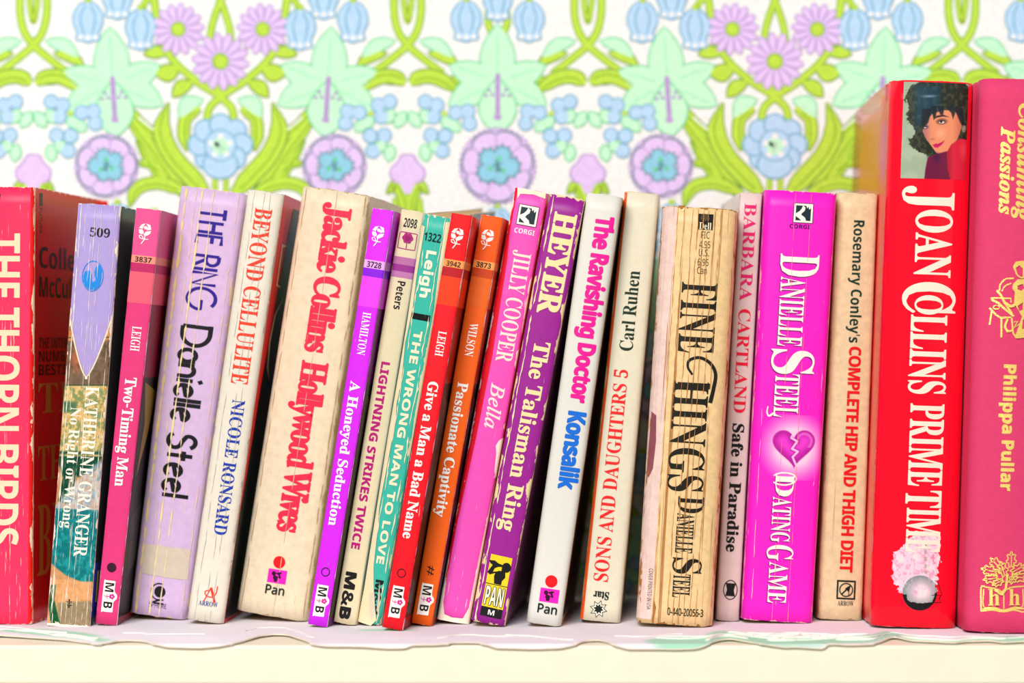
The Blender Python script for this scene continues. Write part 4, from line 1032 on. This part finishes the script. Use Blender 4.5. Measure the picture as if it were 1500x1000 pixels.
# ---- 18 hot pink
b = Book('paperback_book', 'thick hot-pink paperback with silver-white serif lettering and a broken heart', (1121.5, 278), (1227, 284), (1087, 909), (1191, 913), yaw=0, seed=24, spine=(248, 36, 200), left=(190, 16, 150), right=(240, 20, 90), streak=.05, edge=.0004, crown=.0014, r=.003, paper=(255, 206, 190), rim=.0003)
def glow(X, Y):
    cx, cy = 1163., 656.
    d = np.hypot((X - cx) / 44, (Y - cy) / 46); im = np.zeros(X.shape + (3,)) + np.array((248., 36, 200)); g = np.clip(1.25 - d, 0, 1) ** 1.1
    im = over(im, (255, 208, 232), np.clip(g * 1.5, 0, 1))
    a = X - cx; q = Y - cy
    tt = np.linspace(0, 2 * math.pi, 60, endpoint=False)
    hp = [(16 * math.sin(t) ** 3 * 1.95 + cx, cy - 2 - (13 * math.cos(t) - 5 * math.cos(2 * t) - 2 * math.cos(3 * t) - math.cos(4 * t)) * 1.95) for t in tt]
    hs = soft_poly(hp, X, Y, 24); inside = hs > .5; h = (hs - .5) * 1.2
    im = over(im, (190, 30, 160), soft_poly(hp, X, Y, 1.4))
    im = over(im, (240, 60, 208), np.clip(h * 2.2 - .35, 0, 1))
    im = over(im, (255, 160, 234), inside * np.clip(1 - np.abs(h - .25) * 6, 0, 1) * (a > 5) * (q < 0) * .6)
    zz = np.array([(1, -24), (-4, -14), (5, -9), (-3, 2), (6, 6), (-2, 14), (4, 28)], float)
    dist = np.full(X.shape, 99.)
    for i in range(len(zz) - 1):
        p, e = zz[i], zz[i + 1] - zz[i]; t = np.clip(((a - p[0]) * e[0] + (q - p[1]) * e[1]) / (e @ e), 0, 1); dist = np.minimum(dist, np.hypot(a - p[0] - t * e[0], q - p[1] - t * e[1]))
    im = over(im, (255, 190, 236), inside * np.clip(2.2 - dist, 0, 1)); im = over(im, (150, 16, 130), inside * np.clip(1.2 - abs(dist - 2.4), 0, 1) * .7)
    return im, (X == X)
b.painted('broken_heart_print', 1118, 606, 1207, 706, glow, .8, label='glowing broken pink heart')
dog_square(b, 313, .54, .92); b.text('CORGI', 'sansb', 329.5, 335.5, .36, .64, (60, 20, 90), 'flat', name='publisher_lettering')
SIL = (252, 246, 232)
def shad(t, y0, y1, u0, u1, nm='author_lettering'):
    b._emit(nm, [(b.fit(t, 'serifb', y0 + 1.2, y1 + 1.2, u0 - .012, u1 - .012), b.mat((120, 30, 110), wear=0)), (b.fit(t, 'serifb', y0, y1, u0, u1), b.mat(SIL, wear=.2, rough=.3))], .0002)
shad('D', 373, 406, .26, .80); shad('ANIELLE', 407, 508, .28, .62); shad('S', 513, 549, .22, .80); shad('TEEL', 549, 612, .28, .62)
b.art('print_swash', [(line(smooth([b.at(y, u) for u, y in ((.28, 606), (.22, 610), (.19, 604), (.20, 596))], 5), 3, w2=1.4), SIL)], .00024, wear=0)
shad('D', 694, 728, .36, .62, 'title_lettering'); shad('ATING', 729, 795, .34, .60, 'title_lettering'); shad('G', 799, 822, .30, .66, 'title_lettering'); shad('AME', 824, 884, .34, .60, 'title_lettering')
b.art('print_swash', [(line([b.at(y, u) for u, y in zip(.48 + .17 * np.cos(np.linspace(-2.6, 2.6, 18)), 702 + 9 * np.sin(np.linspace(-2.6, 2.6, 18)))], 2.2), SIL)], .00024, wear=0)
b.creases((.42, .64), (255, 150, 130), .9, .5, .6); b.creases((.12,), (255, 200, 190), 1.1, .4, .5, y0=600)
# ---- 19 tan, slimming title
b = Book('paperback_book', 'tan-spined paperback with dark green rounded lettering above bold red capitals and a square emblem', (1228, 280), (1287, 285), (1198, 907), (1264, 909), yaw=0, seed=25, spine=(226, 208, 164), left=(206, 170, 150), right=(220, 100, 40), streak=.12, streak_col=(190, 160, 124), edge=.0005, crown=.0014, r=.002, mottle=.10, fine=(500, 8), paper=(216, 170, 110))
b.text("Rosemary Conley's", 'sansb', 323, 502, .42, .68, (22, 56, 44), name='author_lettering', wear=0)
b.text('COMPLETE HIP AND THIGH DIET', 'sansb', 508, 838, .44, .72, (226, 26, 30), thick=.35, wear=0, spacing=.92)
L = b.loc(*b.at(864, .60)); T = lambda pts: [L(*p) for p in pts]
b.art('publisher_emblem', [(poly(T([(-14, -14), (14, -14), (14, 14), (-14, 14)]), T([(-11.5, -11.5), (11.5, -11.5), (11.5, 11.5), (-11.5, 11.5)])), (24, 32, 26)), (line(T(ell(0, 0, 9.5, 9.5, 24)), 1.7, closed=True), (24, 32, 26)), (line(T([(-6, 6), (4, -4)]), 2), (24, 32, 26)), (poly(T([(7, -8), (4, 3), (-2, -2)])), (24, 32, 26)), (line(T([(4, -4), (4, 8)]), 1.2), (24, 32, 26))], .0002, wear=0)
b.text('ARROW', 'serifb', 880, 887, .42, .78, (50, 56, 44), 'flat', name='publisher_lettering', wear=.4)
# ---- 20 red hardback with portrait
b = Book('hardback_book', 'tall glossy red hardback with a portrait of a dark-haired woman and tall cream serif capitals', (1306, 114), (1428, 122), (1276, 916), (1403, 921), yaw=1.8, depth=.152, seed=26, spine=(252, 18, 44), left=(244, 20, 40), right=(220, 10, 30), streak=0, edge=.0002, crown=.003, r=.005, hard=True, rough=.17, core=(236, 200, 180), pages=(232, 216, 186), wedge=.98, mottle=.02, paper=(250, 120, 130))
def portrait(X, Y):
    x = (X - 1310) * 5.885; y = (Y - 110) * 5.885; x = 400 + (x - 400) * .93; y = 480 + (y - 480) * .93
    w1, w2 = wob(x * .12, y * .12, 1, 1), wob(x * .4, y * .4, 1, 3)
    im = np.zeros(X.shape + (3,)) + np.array((158., 176, 148)); im = over(im, (190, 200, 172), np.clip(w1, 0, 1) * .4)
    hair = soft_poly([(190, 100), (260, 66), (420, 58), (560, 84), (640, 130), (648, 570), (560, 600), (430, 700), (330, 700), (290, 682), (220, 655), (165, 600), (152, 530), (208, 505), (176, 440), (122, 370), (150, 290), (118, 220), (138, 130)], x + w2 * 16, y + w1 * 12, 10)
    im = over(im, (40, 46, 36), hair); im = over(im, (82, 86, 62), hair * np.clip(w2 * 1.6, 0, .55))
    sheen = soft_poly([(195, 110), (395, 110), (395, 330), (300, 360), (200, 460)], x, y, 60); im = over(im, (32, 84, 122), sheen * hair * .5); im = over(im, (120, 150, 170), hair * np.clip(1 - np.hypot((x - 310) / 80, (y - 200) / 16), 0, 1))
    face = soft_poly([(285, 400), (330, 345), (420, 315), (510, 320), (560, 370), (572, 430), (556, 500), (530, 560), (480, 610), (440, 665), (400, 682), (360, 650), (318, 590), (280, 535), (258, 480), (266, 430)], x, y, 8)
    im = over(im, (230, 146, 106), face); im = over(im, (176, 108, 116), face * np.clip((330 - x) / 70, 0, .8)); im = over(im, (246, 176, 136), face * np.clip(1 - np.hypot((x - 400) / 60, (y - 500) / 60), 0, 1) * .8)
    im = over(im, (190, 100, 80), face * np.clip((x - 500) / 90, 0, .6))
    for p in ([(250, 300), (330, 300), (300, 410), (262, 460), (250, 420)], [(320, 280), (370, 280), (362, 370), (344, 392)], [(370, 280), (430, 280), (420, 352), (396, 352)], [(430, 280), (500, 280), (520, 330), (500, 390), (486, 340)], [(500, 290), (580, 300), (600, 480), (560, 420), (530, 350)]):
        im = over(im, (34, 40, 44), soft_poly(p, x, y, 9) * .9)
    im = over(im, (50, 36, 40), soft_poly([(345, 385), (372, 358), (420, 352), (470, 372), (420, 366), (375, 372)], x, y, 5))
    im = over(im, (60, 40, 44), np.clip(1.25 - np.hypot((x - 408) / 46, (y - 406) / 25), 0, 1) * 1.0); im = over(im, (236, 220, 210), np.clip(3 - 3 * np.hypot((x - 408) / 26, (y - 412) / 11), 0, 1)); im = over(im, (30, 34, 40), np.clip(3 - 3 * np.hypot((x - 404) / 11, (y - 408) / 12), 0, 1))
    im = over(im, (60, 44, 60), np.clip(1.2 - np.hypot((x - 277) / 28, (y - 446) / 18), 0, 1)); im = over(im, (170, 190, 196), np.clip(2.4 - 3 * np.hypot((x - 276) / 16, (y - 451) / 8), 0, 1))
    im = over(im, (176, 92, 84), np.clip(1.2 - np.hypot((x - 335) / 22, (y - 545) / 12), 0, 1) * .6)
    im = over(im, (206, 36, 96), soft_poly([(334, 592), (362, 580), (378, 584), (436, 556), (410, 592), (376, 616), (350, 612)], x, y, 4)); im = over(im, (120, 20, 60), soft_poly([(340, 592), (380, 592), (430, 562), (382, 598)], x, y, 4) * .6)
    im = over(im, (230, 206, 180), np.clip(1.5 - np.hypot((x - 588) / 20, (y - 466) / 22), 0, 1) * (.6 + .4 * (w2 > 0)))
    im = over(im, (110, 26, 62), soft_poly([(296, 690), (350, 668), (450, 645), (490, 920), (262, 920), (278, 780)], x, y, 8)); im = over(im, (50, 30, 70), np.clip(1 - np.hypot((x - 370) / 40, (y - 700) / 60), 0, 1) * .7)
    red = soft_poly([(450, 660), (486, 590), (560, 545), (650, 562), (650, 925), (488, 925), (456, 780)], x, y, 8); im = over(im, (210, 38, 62), red); im = over(im, (236, 84, 92), red * np.clip(1 - np.hypot((x - 590) / 50, (y - 640) / 110), 0, 1) * .7); im = over(im, (150, 20, 44), red * np.clip((500 - x) / 60, 0, .5))
    return im, (X == X)
b.painted('portrait_print', 1325, 117.5, 1420, 265, portrait, .6, label='printed portrait of a dark-haired woman in red', rough=.25)
JC = (250, 236, 214)
def jt(t, y0, y1, u0, u1, nm='title_lettering', th=.5): b.text(t, 'serifb', y0, y1, u0, u1, JC, thick=th, name=nm, rough=.35)
jt('J', 273, 306, .26, .80, 'author_lettering'); jt('OAN', 307, 405, .36, .78, 'author_lettering'); jt('C', 413, 458, .24, .84, 'author_lettering'); jt('O', 432, 460, .38, .70, 'author_lettering', .2); jt('LLINS', 461, 576, .34, .76, 'author_lettering')
jt('PRIME', 591, 711, .37, .76); jt('T', 718, 742, .35, .76); jt('IME', 744, 808, .37, .76)
def remains(X, Y):
    x = (X - 1290) * 5.88; y = (Y - 760) * 5.88; w1, w2 = wob(x * .16, y * .16, 1, 1), wob(x * .5, y * .5, 1, 2)
    m1 = soft_poly([(300, 90), (500, 120), (520, 180), (505, 300), (512, 380), (490, 480), (500, 520), (480, 590), (480, 640), (440, 715), (240, 715), (210, 640), (150, 640), (145, 570), (100, 530), (112, 280), (150, 275), (250, 165)], x + w2 * 14, y + w1 * 10, 6)
    blk = (np.hypot((x - 338) / 150, (y - 635) / 152) < 1) & (y > 480)
    im = np.zeros(X.shape + (3,)) + np.array((236., 206, 222)); im = over(im, (232, 120, 160), np.clip(w2 * .9 - .1, 0, .45)); im = over(im, (244, 230, 226), np.clip(-w1 * 1.4, 0, .7))
    im = over(im, (226, 70, 104), np.clip(1 - np.hypot((x - 470) / 50, (y - 340) / 60), 0, 1) * np.clip(w2 + .6, 0, 1))
    gray = blk * np.clip(np.hypot((x - 350) / 150, (y - 620) / 130) * 1.5 - .45, 0, 1)
    im = over(im, (130, 140, 138), gray * .9); im = over(im, (196, 206, 202), gray * np.clip(w2, 0, .7))
    low = blk & (m1 < .5); im = over(im, (26, 22, 24), low * 1.0)
    im = over(im, (160, 150, 120), np.clip(1 - np.abs(x - 388) / 16, 0, 1) * (np.abs(y % 62 - 30) < 17) * (y > 180) * (y < 470) * .8)
    return im, (m1 > .5) | blk
b.painted('sticker_residue', 1300, 775, 1385, 898, remains, .55, lift=.00010, label='torn pinkish paper left by a price sticker', rough=.8)
e5 = lambda pts: [(1290 + p / 5.88, 760 + q / 5.88) for p, q in pts]
b.art('publisher_emblem', [(line(e5([(470, 530), (490, 540), (532, 655), (440, 655)]), 1), BLK), (line(e5([(520, 655), (505, 690), (525, 718), (430, 718)]), 1), BLK)], .0002, wear=0)
# ---- 21 rose cloth hardback
b = Book('hardback_book', 'rose-red cloth hardback at the far right stamped with gold lettering', (1439, 111), (1545, 119), (1414.5, 924), (1522, 928), yaw=1.6, depth=.15, seed=27, spine=(226, 64, 112), streak=0, edge=0, crown=.0022, r=.0045, hard=True, rough=.7, core=(206, 50, 90), pages=(232, 216, 186), wedge=.98, cloth=True)
GLD = (255, 222, 120)
def gold(t, font, y0, y1, u0, u1, nm, th=.3): b.text(t, font, y0, y1, u0, u1, GLD, thick=th, name=nm, rough=.35, metal=.35, wear=0)
gold('Consuming', 'serifbi', 151, 322, .52, .74, 'title_lettering', .7); gold('Passions', 'serifbi', 186, 313, .29, .47, 'title_lettering', .7)
gold('Philippa Pullar', 'sansb', 534, 718, .42, .58, 'author_lettering', .6)
g8 = lambda pts: [(1420 + p / 7.69, 370 + q / 7.69) for p, q in pts]
cook = [line(g8(smooth([(340, 420), (350, 350), (410, 290), (500, 285)], 4)), 2.2), line(g8(smooth([(365, 430), (400, 370), (470, 340)], 4)), 1.8), line(g8([(310, 415), (355, 470), (400, 560), (480, 690)]), 3.2), line(g8([(245, 500), (330, 500), (465, 510), (470, 560)]), 2), line(g8([(250, 515), (330, 560), (400, 630), (500, 715)]), 3),
        line(g8([(230, 610), (300, 690), (350, 725), (470, 725)]), 2.6), line(g8([(255, 640), (230, 800)]), 2.2), line(g8([(360, 730), (360, 945)]), 2.6), line(g8([(475, 730), (490, 900), (520, 950)]), 2.4), line(g8(ell(305, 605, 34, 22, 16)), 1.4, closed=True),
        poly(g8([(490, 150), (520, 100), (600, 90), (700, 110), (720, 180), (640, 270), (600, 275), (600, 180), (560, 140), (520, 170), (540, 250), (500, 190)])), line(g8(smooth([(510, 170), (530, 240), (580, 280), (640, 270)], 4)), 2),
        poly(g8([(490, 350), (540, 300), (700, 290), (760, 400), (720, 560), (700, 900), (520, 920), (590, 720), (500, 560), (510, 440), (480, 400)]), g8([(540, 370), (600, 350), (620, 400), (580, 430), (540, 410)]), g8([(540, 600), (600, 560), (600, 640), (560, 660)]), g8([(600, 760), (650, 720), (640, 850), (590, 860)])),
        line(g8(smooth([(400, 560), (470, 600), (540, 560)], 4)), 4), line(g8([(500, 780), (540, 770), (500, 850), (560, 800)]), 2), line(g8(smooth([(430, 740), (400, 830), (440, 880), (480, 870)], 4)), 3), poly(g8([(385, 830), (440, 870), (480, 880), (420, 895)])), poly(g8([(500, 925), (560, 910), (700, 915), (700, 950), (520, 965)]))]
b.art('figure_print', [(m, GLD) for m in cook], .0002, wear=0, rough=.35, metal=.35, label='gold stamped figure working at a table')
g6 = lambda pts: [(1290 + p / 5.88, 760 + q / 5.88) for p, q in pts]
em_ = [line(g6(smooth([(868, 790), (868, 590), (900, 580), (1000, 600), (1055, 625), (1110, 590), (1210, 580), (1250, 600), (1250, 790), (1150, 780), (1060, 795), (960, 780), (868, 790)], 3)), 2), line(g6(smooth([(890, 600), (888, 750), (970, 755), (1060, 780), (1150, 755), (1225, 750), (1225, 600)], 3)), 1.6), line(g6([(1060, 640), (1060, 770)]), 1.6), line(g6([(880, 770), (970, 768), (1060, 788), (1150, 768), (1240, 770)]), 2.2)]
for cx, cy, an, L_ in ((1125, 350, -1.57, 120), (1000, 390, -2.3, 130), (940, 440, -2.9, 120), (950, 510, 3.0, 110), (1180, 430, -.5, 120), (1190, 500, .1, 120), (1050, 430, -1.9, 120), (1140, 510, -.9, 90), (1010, 540, 2.7, 90)):
    pts = []
    for i in range(26):
        t = 2 * math.pi * i / 26; r = 1 + .28 * math.cos(t * 7)
        lx, ly = L_ / 2 * math.cos(t) * r, L_ * .30 * math.sin(t) * r; pts.append((cx + lx * math.cos(an) - ly * math.sin(an), cy + lx * math.sin(an) + ly * math.cos(an)))
    em_.append(line(g6(pts + [pts[0]]), 1.7)); em_.append(line(g6([(cx - math.cos(an) * L_ * .4, cy - math.sin(an) * L_ * .4), (cx + math.cos(an) * L_ * .35, cy + math.sin(an) * L_ * .35)]), 1.3))
em_ += [line(g6([(1090, 470), (1075, 600), (1040, 650)]), 3.5), line(g6([(980, 600), (1030, 640), (1075, 600)]), 4)]
for cx in (975, 1150):
    v, f = raw_text('h', 'serifb'); v = v - (v.min(0) + v.max(0)) / 2
    em_.append((np.array(g6([(cx + p * 96 / np.ptp(v[:, 0]), 668 - q * 140 / np.ptp(v[:, 1])) for p, q in v])), f))
b.art('publisher_emblem', [(m, GLD) for m in em_], .0002, wear=0, rough=.35, metal=.35, label='gold stamped open book under oak leaves')
